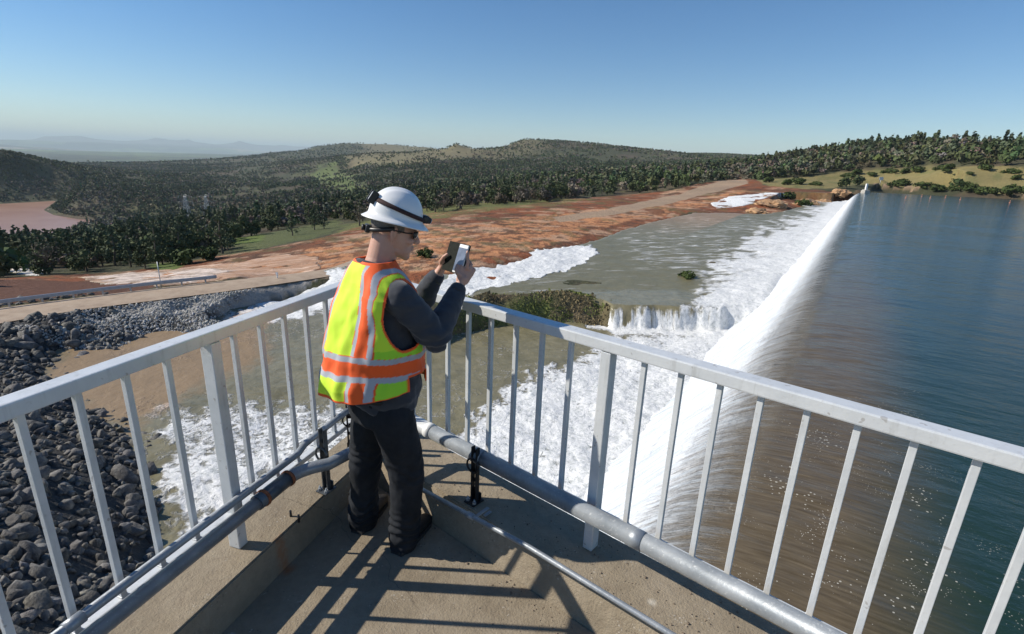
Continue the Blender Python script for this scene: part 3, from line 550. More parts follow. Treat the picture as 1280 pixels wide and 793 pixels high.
# the river in the valley, red with silt
t = NT('river_water'); n = t.noise(.02, 5, .6); n2 = t.noise(.3, 3)
fo_ = t.step(t.noise(.012, 5, .65), .6, .72)
xyz = t.n('ShaderNodeSeparateXYZ'); t.l(t.tc.outputs['Object'], xyz.inputs[0])
c = t.ramp(n, [(.3, (.31, .165, .10)), (.7, (.40, .24, .16))])
nr = t.math('SUBTRACT', 1.0, t.step(xyz.outputs[1], 590.0, 680.0))
c = t.mix(t.math('MULTIPLY', nr, t.step(t.noise(.03, 5, .7), .38, .6)), c, (.62, .55, .46))
t.fin(c, .3, t.bump(n2, .3, .5), IOR=1.33)
bm = bmesh.new(); P = RIVER; cx_ = P.mean(0)
vs = [bm.verts.new((cx_[0] + (p[0] - cx_[0]) * 1.12, cx_[1] + (p[1] - cx_[1]) * 1.12, -111.0)) for p in P]
f = bm.faces.new(vs); bmesh.ops.triangulate(bm, faces=[f]); bmesh.ops.recalc_face_normals(bm, faces=bm.faces)
river = obj('river', bm, t.m); tag(river, kind='structure')
# ---------------------------------------------------------------- haze of the valley air
def build_haze():
    m = bpy.data.materials.new('haze_air'); m.use_nodes = True; nt = m.node_tree; nt.nodes.clear()
    o = nt.nodes.new('ShaderNodeOutputMaterial'); v = nt.nodes.new('ShaderNodeVolumePrincipled')
    v.inputs['Color'].default_value = (.80, .96, 1.0, 1); v.inputs['Density'].default_value = 4.4e-5; v.inputs['Anisotropy'].default_value = 0.0
    nt.links.new(v.outputs[0], o.inputs['Volume'])
    bm = bmesh.new(); zlo, zhi = float(GZ.min()) - 1.0, float(max(GZ.max(), 700)) + 20
    box(bm, (0, 31000, (zlo + zhi) / 2), (130000, 66000, zhi - zlo))
    h = obj('haze', bm, m); tag(h, kind='stuff')
build_haze()

# ---------------------------------------------------------------- trees
def leaf_mat(name, c1, c2, attr=False):
    t = NT(name); n = t.noise(.35, 3, .6)
    if attr:
        A = t.attr('tint').outputs['Color']; c = t.mix(n, A, t.mix(1.0, A, (.75, .76, .72), 'MULTIPLY'))
    else: c = t.mix(t.ramp(n, [(.35, 0.0), (.65, 1.0)]), c1, c2)
    return t.fin(c, .8, Specular_IOR_Level=.15)
M_oak = leaf_mat('oak_leaves', (.06, .078, .032), (.115, .135, .06)); M_pine = leaf_mat('pine_needles', (.07, .09, .045), (.12, .145, .08))
M_bare = leaf_mat('bare_twigs', (.10, .085, .065), (.15, .13, .10)); M_bush = leaf_mat('bush_leaves', (.035, .055, .015), (.075, .10, .03))
M_bark = simple('bark', (.13, .10, .075), .9, scale=3); M_wood = leaf_mat('forest_leaves', None, None, True)
def leaves(centres, radii, per, size, squash, g):
    """leaf-clump quads over the skin and inside of lobes"""
    V = []
    for c, rd in zip(centres, radii):
        d = g.normal(size=(per, 3)); d /= np.linalg.norm(d, axis=1)[:, None]
        p = np.array(c) + d * rd * (g.uniform(.55, 1.05, (per, 1))) * np.array([1, 1, squash])
        nrm = d + g.normal(size=(per, 3)) * .55; nrm /= np.linalg.norm(nrm, axis=1)[:, None]
        a = np.cross(nrm, g.normal(size=(per, 3))); a /= np.linalg.norm(a, axis=1)[:, None] + 1e-9; b = np.cross(nrm, a)
        s = size * g.uniform(.6, 1.3, (per, 1))
        V.append(np.stack([p - a * s - b * s * .7, p + a * s * .9 - b * s * .6, p + a * s * .7 + b * s, p - a * s * .8 + b * s * .6], 1))
    return np.concatenate(V)
def crown_mesh(name, kind, g):
    if kind == 'oak':
        n = 13; cs = []; rs = []
        for i in range(n):
            a = g.uniform(0, 6.28); q = g.uniform(.2, 1) ** .6 * 3.0; h = g.uniform(2.6, 7.2) - q * .35
            cs.append((q * math.cos(a), q * math.sin(a), h)); rs.append(g.uniform(1.0, 1.75))
        V = leaves(cs, rs, 62, .30, .8, g)
    elif kind == 'pine':
        cs = []; rs = []
        for i in range(18):
            h = 2.2 + i * .48; a = g.uniform(0, 6.28); w = max(.35, (11.5 - h) * .2) * g.uniform(.5, 1.25)
            cs.append((w * math.cos(a), w * math.sin(a), h)); rs.append(max(.45, (12 - h) * .15) * g.uniform(.7, 1.2))
        V = leaves(cs, rs, 36, .25, .75, g)
    elif kind == 'bare':
        cs = [(g.normal() * 1.5, g.normal() * 1.5, g.uniform(2.8, 6.6)) for _ in range(12)]; rs = [g.uniform(.9, 1.4) for _ in cs]
        V = leaves(cs, rs, 26, .15, .9, g)
    else:
        cs = [(g.normal() * .75, g.normal() * .75, g.uniform(.3, 1.1)) for _ in range(9)]; rs = [g.uniform(.5, .8) for _ in cs]
        V = leaves(cs, rs, 60, .16, .8, g)
    return V.reshape(-1, 3)
def trunk_bm(kind, g):
    bm = bmesh.new(); H = {'oak': 5.2, 'pine': 10.0, 'bare': 5.0}[kind]
    pts = [(0, 0, -1.0), (g.normal() * .1, g.normal() * .1, 1.2), (g.normal() * .25, g.normal() * .25, H * .5), (g.normal() * .3, g.normal() * .3, H)]
    tube(bm, pts, [.34, .27, .2, .06], 7)
    for k in range(7 if kind != 'pine' else 4):
        a = g.uniform(0, 6.28); h = H * g.uniform(.3, .75); L = g.uniform(1.6, 2.8) * (.5 if kind == 'pine' else 1)
        p0 = Vector(pts[2]) * (h / pts[2][2]) if h < pts[2][2] else Vector(pts[2]).lerp(Vector(pts[3]), (h - pts[2][2]) / (H - pts[2][2]))
        p1 = p0 + Vector((math.cos(a) * L * .6, math.sin(a) * L * .6, L * .45)); p2 = p0 + Vector((math.cos(a) * L, math.sin(a) * L, L * 1.0))
        tube(bm, [p0, p1, p2], [.13, .09, .04], 5)
        if kind == 'bare':
            for q in range(3):
                tube(bm, [p1, p1 + Vector((g.normal() * .8, g.normal() * .8, g.uniform(.6, 1.5)))], [.06, .02], 4)
    return bm
QF = lambda n: np.arange(n * 4).reshape(-1, 4)
protos = {}
for kind, nvar, mt in (('oak', 3, M_oak), ('pine', 2, M_pine), ('bare', 2, M_bare)):
    protos[kind] = []
    for k in range(nvar):
        g = np.random.default_rng(50 + k * 7 + len(kind))
        V = crown_mesh('crown', kind, g)
        me = np_mesh('crown', V, QF(len(V) // 4), mt); tr = obj('trunk', trunk_bm(kind, g), M_bark, smooth=True)
        protos[kind].append([me.data, tr.data]); bpy.data.objects.remove(me); bpy.data.objects.remove(tr)
def place_tree(kind, k, loc, rz, sc, label, group):
    nm = {'oak': 'oak_tree', 'pine': 'pine_tree', 'bare': 'bare_tree'}[kind]
    o = empty(nm, loc, label, 'tree', group, rz); o.scale = sc
    c, tr = protos[kind][k % len(protos[kind])]
    link(bpy.data.objects.new('crown', c), o); link(bpy.data.objects.new('trunk', tr), o)
    return o
bands = [(110, 300, 36, 1.0), (300, 800, 40, 1.0), (800, 1600, 46, 1.05), (1600, 3200, 120, 1.2), (3200, 5600, 1000, 2.0)]
PX = []; 
for r0, r1, per, sz in bands:
    n = int(R(100) * (r1 * r1 - r0 * r0) / 2 / per * 1.5)
    rq = np.sqrt(rng.uniform(r0 * r0, r1 * r1, n)); aq = rng.uniform(R(-50), R(50), n)
    xx = rq * np.sin(aq); yy = rq * np.cos(aq); qq = np.log(rq) * 1.3; uu = aq * 2.2
    d = .75 + 1.3 * fbm(xx / 60, yy / 60, 3, 15) + .9 * fbm(xx / 260, yy / 260, 3, 18) * (rq > 700) + .4 * fbm(uu * 14, qq * 14, 3, 16)
    d = np.where((aq < R(-30)) | (aq > R(24)), d * 1.5 + .3, d)
    for key, m in (('red', -9), ('grassR', -9), ('meadow', .25), ('hillgreen', .25), ('slope1', .35), ('slope2', .45), ('bank', -9)):
        ip = inpoly(xx, yy, ZONE[key]); d = np.where(ip > -.004, d * m if m > 0 else -1, d)
    d = np.where(inpoly(xx, yy, RIVER) > -.01, -1, d); d = np.where(inpoly(xx, yy, LAKE) > -.03, -1, d)
    lq = xx * el[0] + yy * el[1]; d = np.where((lq > -60) & (rq < 330), -1, d)
    d = np.where((inpoly(xx, yy, ROAD) > -.15) & (rq < 140), -1, d)
    d = np.where((rq > 110) & (rq < 140) & (aq > -.5), -1, d)
    k = rng.uniform(0, 1, n) < d * .67
    PX.append(np.c_[xx[k], yy[k], np.full(k.sum(), sz), rq[k]])
PX = np.concatenate(PX); TZ = terrain_z(PX[:, 0], PX[:, 1])
# kinds: pines on the right-hand hill and scattered, grey leafless oaks in drifts
kn = fbm(PX[:, 0] / 90, PX[:, 1] / 90, 3, 40) + rng.normal(size=len(PX)) * .28
kd = np.where(kn > .16, 2, np.where(rng.uniform(size=len(PX)) < .33, 1, 0))
kd = np.where((PX[:, 3] > 1500) & (kd == 1), 0, kd)
HT = np.array([7.6, 10.8, 6.8])[kd] * rng.uniform(.62, 1.2, len(PX)) * PX[:, 2]
HT = HT * np.interp(PX[:, 3], [600, 1000, 1700], [1, .78, .72])
HT = np.where((PX[:, 0] < 0) & (PX[:, 3] < 260), HT * .8, HT)
app = HT / PX[:, 3]
azq = np.arctan2(PX[:, 0], PX[:, 1])
cand = np.argsort(-app)[:3500]; cand = cand[np.abs(azq[cand]) < R(44.5)]
ts = np.linspace(.12, .97, 46)
sx = PX[cand, 0][:, None] * ts; sy = PX[cand, 1][:, None] * ts
line = CAM_H + ((TZ[cand] + HT[cand] * .8) - CAM_H)[:, None] * ts
vis = (terrain_z(sx, sy) < line).all(1)
pick = cand[vis][:285]; single = np.zeros(len(PX), bool); single[pick] = True
knd = ['oak', 'pine', 'bare']; nh = [7.6, 10.8, 6.8]
desc = [('dark green oak with a rounded crown', 'tall grey-green pine with a narrow crown', 'greyish leafless tree with a thin twiggy crown')]
ORD = ['first', 'second', 'third', 'fourth', 'fifth', 'sixth', 'seventh', 'eighth', 'ninth', 'tenth']
def ordinal(n):
    if n < 10: return ORD[n]
    n += 1; return '%d%s' % (n, {1: 'st', 2: 'nd', 3: 'rd'}.get(n % 10 if n % 100 not in (11, 12, 13) else 0, 'th'))
place = {}
for i in sorted(pick, key=lambda i: azq[i]):
    k = kd[i]; a0 = azq[i]
    where = ('in the hill wood behind the lake' if a0 > R(22) and PX[i, 3] > 380 else
             'behind the red washed-out ground' if a0 > R(-12) else 'on the valley slope below the road')
    n = place.get((k, where), 0); place[(k, where)] = n + 1
    look = ('dark green round oak', 'grey-green narrow pine', 'grey leafless tree')[k]
    s = HT[i] / nh[k]
    place_tree(knd[k], int(i), (PX[i, 0], PX[i, 1], TZ[i] - .2), float(rng.uniform(0, 6.28)), (s * float(rng.uniform(.85, 1.2)),) * 2 + (s,),
               '%s %s from left %s' % (look, ordinal(n), where), ['oaks', 'pines', 'leafless trees'][k] + ' ' + where)
# everything smaller on the picture: the woods as one mass
rest = ~single; PR = PX[rest]; ZR = TZ[rest]; HR = HT[rest]; KR = kd[rest]; rR = PR[:, 3]
allV = []; allC = []
for lo_, hi_, nq, sq in ((0, 420, 110, .085), (420, 820, 46, .125), (820, 1650, 18, .19), (1650, 9000, 8, .27)):
    s = (rR >= lo_) & (rR < hi_); n = int(s.sum())
    if not n: continue
    g = np.random.default_rng(lo_ + 3)
    d = g.normal(size=(n, nq, 3)); d /= np.linalg.norm(d, axis=2)[..., None]
    H = HR[s][:, None, None]; wid_ = np.where(KR[s] == 1, .2, .44)[:, None, None] * g.uniform(.8, 1.25, (n, 1, 1))
    lobes = g.normal(size=(n, 4, 3)) * .35; li = g.integers(0, 4, (n, nq)); off = np.take_along_axis(lobes, li[..., None], 1)
    p = (d * .68 * g.uniform(.6, 1.05, (n, nq, 1)) + off)
    p = np.concatenate([p[..., :2] * wid_ * H, (p[..., 2:] * .42 + .56) * H], -1)
    p[..., 2] = np.maximum(p[..., 2], .04 * H[..., 0])
    p[..., :2] *= np.where((KR[s] == 1)[:, None], np.clip(1.25 - p[..., 2] / H[..., 0] * 1.0, .2, 1.3), 1.0)[..., None]
    p[..., 0] += PR[s][:, 0][:, None]; p[..., 1] += PR[s][:, 1][:, None]; p[..., 2] += ZR[s][:, None] - .3
    nr = d + g.normal(size=d.shape) * .5; nr /= np.linalg.norm(nr, axis=2)[..., None]
    a = np.cross(nr, g.normal(size=d.shape)); a /= np.linalg.norm(a, axis=2)[..., None] + 1e-9; b = np.cross(nr, a)
    S = sq * H * g.uniform(.6, 1.3, (n, nq, 1)) * np.where(KR[s] == 1, .75, 1.0)[:, None, None]
    V = np.stack([p - a * S - b * S * .7, p + a * S * .9 - b * S * .6, p + a * S * .7 + b * S, p - a * S * .8 + b * S * .6], 2)
    cl_ = (1 + .5 * fbm(PR[s][:, 0] / 70, PR[s][:, 1] / 70, 3, 55))[:, None]; base = cl_ * np.array([(.085, .10, .045), (.095, .12, .065), (.18, .155, .12)])[KR[s]] * g.uniform(.7, 1.35, (n, 1)) * (1 + g.normal(size=(n, 3)) * .09)
    Cc = np.repeat(base[:, None], nq * 4, 1)
    allV.append(V.reshape(-1, 3)); allC.append(Cc.reshape(-1, 3))
allV = np.concatenate(allV); allC = np.clip(np.concatenate(allC), .01, 1)
wood = np_mesh('distant_woodland', allV, QF(len(allV) // 4), M_wood, attrs={'tint': allC}); tag(wood, kind='stuff')
print('TREES', len(PX), 'faces', len(allV) // 4, 'single', len(pick))
# ---------------------------------------------------------------- riprap: dumped rock on the slope beside the pool
def rock_mesh_arrays(cnt, g, cen, size):
    bm = bmesh.new(); bmesh.ops.create_icosphere(bm, subdivisions=2, radius=1.0); base = np.array([v.co[:] for v in bm.verts]); fc = np.array([[v.index for v in f.verts] for f in bm.faces]); bm.free()
    forms = []
    for k in range(14):
        B = base.copy()
        for _ in range(20):      # hack planes off the ball: angular quarried rock
            n = g.normal(size=3); n /= np.linalg.norm(n); d = g.uniform(.36, .66); h = B @ n; m = h > d
            B[m] -= np.outer(h[m] - d, n) * .96
        B += g.normal(size=B.shape) * .025
        forms.append(B * np.array([1, g.uniform(.7, 1), g.uniform(.55, .85)]))
    V = []; Fa = []; C = []
    for i in range(cnt):
        B = forms[g.integers(14)]; q = g.normal(size=4); q /= np.linalg.norm(q); w, X_, Y_, Z_ = q
        Rm = np.array([[1 - 2 * (Y_ * Y_ + Z_ * Z_), 2 * (X_ * Y_ - Z_ * w), 2 * (X_ * Z_ + Y_ * w)], [2 * (X_ * Y_ + Z_ * w), 1 - 2 * (X_ * X_ + Z_ * Z_), 2 * (Y_ * Z_ - X_ * w)], [2 * (X_ * Z_ - Y_ * w), 2 * (Y_ * Z_ + X_ * w), 1 - 2 * (X_ * X_ + Y_ * Y_)]])
        V.append(B @ Rm.T * size[i] + cen[i]); Fa.append(fc + i * len(base)); C.append(np.tile(g.uniform(.75, 1.35) * np.array([1, 1, 1.0 + g.normal() * .04]), (len(base), 1)))
    return np.concatenate(V), np.concatenate(Fa), np.concatenate(C)
g = np.random.default_rng(11)
def slope_pts(n, f):
    out = []
    while len(out) < n:
        a = g.uniform(R(-86), R(-14), 60000); r_ = np.exp(g.uniform(np.log(9), np.log(80), 60000)); px = r_ * np.sin(a); py = r_ * np.cos(a)
        k = g.uniform(size=60000) < np.clip((r_ / 60), .05, 1) ** 1.2
        px = px[k]; py = py[k]; pz = terrain_z(px, py)
        m = f(px, py, pz); out += list(zip(px[m], py[m], pz[m]))
    return np.array(out[:n])
rdi = lambda px, py: inpoly(px, py, ROAD)
P = slope_pts(11000, lambda px, py, pz: (pz > -17.9) & (rdi(px, py) < -.012) & (py < np.interp(px, [-70, -40, -12], [60, 60, 45])) & (px < -9) & ~((py > 50) & (px > -44)) & (pz < -9.8) & (inpoly(px, py, WET['leftrapid']) < -.02))
sz = np.exp(g.normal(-1.12, .5, len(P))); sz = np.clip(sz, .15, 1.15) * np.interp(np.hypot(P[:, 0], P[:, 1]), [15, 60], [.85, 1.15])
V, Fa, Cc = rock_mesh_arrays(len(P), g, P + np.array([0, 0, .05]), sz)
t = NT('riprap_stone'); A = t.attr('tint').outputs['Color']; n = t.noise(1.8, 6, .7)
c = t.mix(1.0, t.ramp(n, [(.3, (.045, .042, .04)), (.5, (.11, .105, .098)), (.72, (.24, .23, .205))]), A, 'MULTIPLY')
t.fin(c, .85, t.bump(t.noise(5, 5, .7), .12, .9))
rp_ = np_mesh('riprap', V, Fa, t.m, attrs={'tint': Cc}); tag(rp_, kind='stuff')
# finer gravel on the embankment under the road
P = slope_pts(4200, lambda px, py, pz: (pz > -17.2) & (pz < -15.1) & (rdi(px, py) < -.004) & (py > 46) & (px > -48) & (px < -32) & (py < np.interp(px, [-48, -34, -22], [58, 70, 84])) & (rdi(px, py) > -.35) & (inpoly(px, py, WET['leftrapid']) < -.01))
sz = np.clip(np.exp(g.normal(-1.75, .35, len(P))), .08, .5)
V, Fa, Cc = rock_mesh_arrays(len(P), g, P, sz)
t = NT('gravel_stone'); A = t.attr('tint').outputs['Color']; n = t.noise(1.2, 4, .7)
c = t.mix(1.0, t.ramp(n, [(.3, (.24, .235, .22)), (.7, (.42, .41, .38))]), A, 'MULTIPLY'); t.fin(c, .9)
gv = np_mesh('embankment_gravel', V, Fa, t.m, attrs={'tint': Cc}); tag(gv, kind='stuff')

# ---------------------------------------------------------------- rock outcrops at the far end of the weir
M_ochre = None
t = NT('ochre_rock'); n = t.noise(.25, 6, .7); n2 = t.noise(1.0, 4, .6, sc=(.9, .9, .15))
c = t.ramp(n, [(.25, (.14, .09, .055)), (.5, (.42, .25, .13)), (.75, (.52, .36, .2))]); c = t.mix(t.ramp(n2, [(.55, 0.0), (.7, .8)]), c, (.12, .085, .055))
M_ochre = t.fin(c, .92, t.bump(t.noise(.8, 5, .7), .5, .9))
def outcrop(loc, size, seed, rz):
    bm = bmesh.new(); bmesh.ops.create_icosphere(bm, subdivisions=4, radius=1.0)
    off = Vector((seed * 3.1, seed * 1.7, 0))
    for v_ in bm.verts:
        p = v_.co.copy(); d = 1 + .42 * mnoise.fractal(p * 1.3 + off, .8, 2.1, 5)
        q = Vector((p.x * size[0], p.y * size[1], p.z * size[2])) * d
        q.z += .22 * size[2] * mnoise.noise(Vector((q.x * .5, q.y * .5, seed))) ; v_.co = q
    o = obj('rock_outcrop', bm, M_ochre); o.location = loc; o.rotation_euler = (0, 0, rz); return o
OUT = OUTCROPS
for i, (ox, oy, oz, sx_, sy_, sz_, lb) in enumerate(OUT):
    o = outcrop((ox, oy, oz), (sx_, sy_, sz_), i + 1, .4 * i)
    tag(o, lb, 'rock', 'rock outcrops at the far end of the weir')

# ---------------------------------------------------------------- shrubs on the lake shore and beyond
def bush_protos():
    out = []
    for k in range(3):
        gg = np.random.default_rng(90 + k); V = crown_mesh('foliage', 'bush', gg)
        me = np_mesh('foliage', V, QF(len(V) // 4), M_bush); bm = bmesh.new()
        for q in range(5):
            a = gg.uniform(0, 6.28); tube(bm, [(0, 0, -.3), (math.cos(a) * .3, math.sin(a) * .3, .4), (math.cos(a) * .6, math.sin(a) * .6, .95)], [.06, .045, .02], 5)
        s = obj('stem', bm, M_bark, smooth=True); out.append((me.data, s.data)); bpy.data.objects.remove(me); bpy.data.objects.remove(s)
    return out
BP = bush_protos()
def bush(loc, sc, label, group=None, k=0, rz=0):
    o = empty('shrub', loc, label, 'shrub', group, rz); o.scale = sc if isinstance(sc, tuple) else (sc,) * 3
    link(bpy.data.objects.new('foliage', BP[k % 3][0]), o); link(bpy.data.objects.new('stem', BP[k % 3][1]), o); return o
for i, (bx_, by_, bz_, bs) in enumerate(SHORE_SHRUBS):
    bush((bx_, by_, bz_), (bs * 1.25, bs * 1.25, bs), 'round dark green shrub, %s from the left along the grassy lake shore' % ordinal(i), 'shrubs along the lake shore', i, i * 1.3)
for i, (bx_, by_, bz_, bs) in enumerate(UPPER_SHRUBS):
    bush((bx_, by_, bz_), (bs * 1.3, bs * 1.3, bs), 'low grey-green shrub, %s from the left at the foot of the hill wood' % ordinal(i), 'shrubs at the foot of the hill wood', i, i * 2.1)
for i, (bx_, by_, bz_, bs, lb) in enumerate(LONE_SHRUBS): bush((bx_, by_, bz_), bs, lb, None, i, i)

# ---------------------------------------------------------------- power pylons in the valley
M_steel = simple('galvanised_steel', (.42, .44, .45), .5, .3, .1, 3)
def pylon(loc, H, label):
    o = empty('power_pylon', loc, label, 'pylon', 'lattice pylons in the valley'); w = H * .1
    L = bmesh.new(); br = bmesh.new(); lv = [0, .2, .38, .52, .64, .74, .82, .9, .97]
    hw = lambda q: w * (1 - q) ** 1.15 + .5
    for sx_ in (-1, 1):
        for sy_ in (-1, 1):
            tube(L, [(sx_ * hw(q), sy_ * hw(q), q * H) for q in lv], .16, 4)
    for a, b in zip(lv, lv[1:]):
        A_, B_ = hw(a), hw(b)
        for s in (-1, 1):
            tube(br, [(-A_, s * A_, a * H), (B_, s * B_, b * H)], .09, 3); tube(br, [(A_, s * A_, a * H), (-B_, s * B_, b * H)], .09, 3)
            tube(br, [(s * A_, -A_, a * H), (s * B_, B_, b * H)], .09, 3); tube(br, [(-B_, s * B_, b * H), (B_, s * B_, b * H)], .09, 3)
    obj('mast', L, M_steel, o); obj('bracing', br, M_steel, o)
    for q in (.64, .8, .96):
        bm = bmesh.new(); a = H * .2
        for s in (-1, 1):
            tube(bm, [(0, 0, q * H + 1.2), (s * a, 0, q * H), (0, 0, q * H - .8)], .13, 4)
            tube(bm, [(s * a, 0, q * H), (s * a, 0, q * H - 1.6)], .12, 4)
        obj('cross_arm', bm, M_steel, o)
    return o
for p, lb in zip(PYLONS, ('left one of two grey lattice power pylons standing in the dark valley wood', 'right one of two grey lattice power pylons standing in the dark valley wood')):
    pylon((p[0], p[1], p[2] - .5), p[3], lb)

# ---------------------------------------------------------------- small things along the road and lake
M_wht = simple('white_paint', (.78, .78, .76), .5, 0, .06, 8)
M_conc = simple('old_concrete', (.42, .40, .36), .9, 0, .2, 2, .02)
M_rail = simple('guard_rail_metal', (.42, .44, .46), .45, .6, .1, 3)
def guard_rail():
    n = 26; pts = [Vector((ro[i][0], ro[i][1], ROADZ + .1)) for i in range(0, 52, 2)]
    cen = pts[0]; o = empty('guard_rail', cen, 'grey steel guard rail along the far edge of the tan road', 'guard rail')
    bm = bmesh.new()
    for q in (.55, .68, .8):
        tube(bm, [p + Vector((0, 0, q)) - cen for p in pts], .09, 6)
    obj('beam', bm, M_rail, o)
    for p in pts[::2]:
        b = bmesh.new(); box(b, p + Vector((0, 0, .38)) - cen, (.14, .14, .8)); obj('post', b, M_rail, o)
guard_rail()
def pole(loc, H, lb, nm='marker_post', cat='post', w=.06, m=M_wht, plate=True):
    o = empty(nm, loc, lb, cat); b = bmesh.new(); tube(b, [(0, 0, -.3), (0, 0, H)], w, 8); obj('post', b, m, o)
    if plate:
        b = bmesh.new(); box(b, (0, -.05, H * .86), (.34, .03, .42), None, .01); obj('plate', b, m, o)
p = SPOT['post1']; pole(p[:3], 3.4, 'thin grey pole standing beside the road above the muddy stream', 'pole', 'pole', .05, M_rail, False)
p = SPOT['post2']; pole(p[:3], 1.0, 'short white marker post at the edge of the tan road', w=.08)
p = SPOT['pier']; o = empty('gauge_pier', (p[0], p[1], -8.6), 'small pale concrete pier at the far end of the weir crest', 'pier')
b = bmesh.new(); box(b, (0, 0, 1.0), (2.6, 3.2, 2.4), None, .08); box(b, (0, 0, 2.35), (2.0, 2.4, .5), None, .05); obj('base', b, M_conc, o)
b = bmesh.new(); box(b, (0, 0, 4.0), (.8, .9, 3.0), None, .05); obj('gauge_house', b, M_wht, o)
p = SPOT['sign1']; o = pole((p[0], p[1], p[2] - .3), 4.0, 'small white board on a post at the far lake shore', 'shore_sign', 'sign', .14, M_wht, False)
b = bmesh.new(); box(b, (0, -.2, 3.4), (2.6, .12, 2.0), None, .03); obj('board', b, M_wht, [q for q in COL.objects if q.name.startswith('shore_sign')][0])
M_buoy = simple('orange_buoy', (.45, .2, .12), .5)
for i, p in enumerate(BUOYS):
    b = bmesh.new(); bmesh.ops.create_uvsphere(b, u_segments=16, v_segments=10, radius=.3)
    for v_ in b.verts: v_.co.z *= .75
    tube(b, [(0, 0, .3), (0, 0, .95)], .12, 8)
    o = obj('buoy', b, M_buoy, smooth=True); o.location = (p[0], p[1], -7.42)
    tag(o, 'orange floating buoy, %s from the left on the far lake' % ordinal(i), 'buoy', 'orange buoys on the far lake')
# grass tufts and weeds on the bank and round the road shoulder
g = np.random.default_rng(21); n = 60000
px = g.uniform(-13, 12.5, n); py = g.uniform(47, 72, n)
ybq = np.interp(px, [-14, -9.5, -7.6, -5.6, -1.5, 4.5, 12.4, 27], [44, 47.5, 51.5, 54.3, 57, 58.7, 60.3, 61.5])
dd_ = py - ybq; k = (dd_ > .5) & (dd_ < 7.5) & (g.uniform(size=n) < .35 + .6 * fbm(px / 2.5, py / 2.5, 3, 5))
px, py = px[k], py[k]; pz = terrain_z(px, py); n = len(px); P = np.c_[px, py, pz]
a = g.uniform(0, 6.28, n); s = g.uniform(.04, .12, n) * np.where(g.uniform(size=n) < .02, 2.2, 1); dx = np.c_[np.cos(a), np.sin(a), np.zeros(n)] * s[:, None]; up_ = np.c_[g.normal(size=(n, 2)) * .25, np.ones(n)] * (s * 1.9)[:, None]
V = np.stack([P - dx - [0, 0, .04], P + dx - [0, 0, .04], P + dx * .4 + up_, P - dx * .6 + up_ * .8], 1).reshape(-1, 3)
bc = np.where((fbm(px / 3, py / 3, 3, 9) > .0)[:, None], C3((.19, .22, .07)), C3((.26, .21, .12))) * g.uniform(.6, 1.3, (n, 1)); bc = np.repeat(bc, 4, 0)
gb = np_mesh('bank_grass', V, QF(n), M_wood, attrs={'tint': bc}); tag(gb, kind='stuff')
# ---------------------------------------------------------------- the concrete deck corner
CORNER = np.array([-.922, 3.242]); K = .19
def dirv(a): return np.array([math.sin(R(a)), math.cos(R(a))])
dL = dirv(16.7); dR = dirv(129.4)
nL = np.array([dL[1], -dL[0]]); nR = np.array([-dR[1], dR[0]]); 
if nR @ (-CORNER) < 0: nR = -nR
if nL @ (-CORNER) < 0: nL = -nL
def LP(s, off, z): p = CORNER + dL * s + nL * off; return Vector((p[0], p[1], z))      # s negative towards the camera
def RP(s, off, z): p = CORNER + dR * s + nR * off; return Vector((p[0], p[1], z))
def meet(oL, oR):
    A = np.array([dL, -dR]).T; b = nR * oR - nL * oL; q = np.linalg.solve(A, b); return CORNER + dL * q[0] + nL * oL
t = NT('deck_concrete'); n1_ = t.noise(2.2, 6, .65); n2_ = t.noise(28, 4, .6); n3_ = t.noise(90, 3, .7)
c = t.ramp(n1_, [(.28, (.19, .155, .108)), (.5, (.285, .237, .17)), (.72, (.345, .29, .215))])
c = t.mix(t.ramp(n2_, [(.3, .35), (.6, 0.0)]), c, (.18, .14, .10))
vo = t.n('ShaderNodeTexVoronoi'); vo.inputs['Scale'].default_value = 75; t.l(t.tc.outputs['Object'], vo.inputs['Vector'])
agg = t.math('LESS_THAN', vo.outputs['Distance'], t.math('MULTIPLY', t.step(t.noise(9, 3), .45, .7), .38))
vc = t.n('ShaderNodeTexWhiteNoise'); t.l(vo.outputs['Position'], vc.inputs['Vector'])
c = t.mix(t.math('MULTIPLY', agg, .55), c, t.ramp(vc.outputs['Value'], [(0, (.10, .08, .06)), (.5, (.33, .28, .21)), (1, (.5, .46, .4))]))
st1 = t.step(t.noise(1.1, 5, .7), .55, .68); c = t.mix(t.math('MULTIPLY', st1, .35), c, (.13, .10, .07))
ck = t.n('ShaderNodeTexVoronoi', feature='DISTANCE_TO_EDGE'); ck.inputs['Scale'].default_value = .55
ckw = t.n('ShaderNodeTexNoise'); ckw.inputs['Scale'].default_value = 5; ckw.inputs['Detail'].default_value = 6; t.l(t.tc.outputs['Object'], ckw.inputs['Vector'])
cka = t.n('ShaderNodeVectorMath', operation='MULTIPLY_ADD'); t.l(ckw.outputs['Color'], cka.inputs[0]); cka.inputs[1].default_value = (.25, .25, .25); t.l(t.tc.outputs['Object'], cka.inputs[2]); t.l(cka.outputs[0], ck.inputs['Vector'])
crack = t.math('LESS_THAN', ck.outputs['Distance'], .0014); c = t.mix(t.math('MULTIPLY', crack, .4), c, (.05, .04, .03))
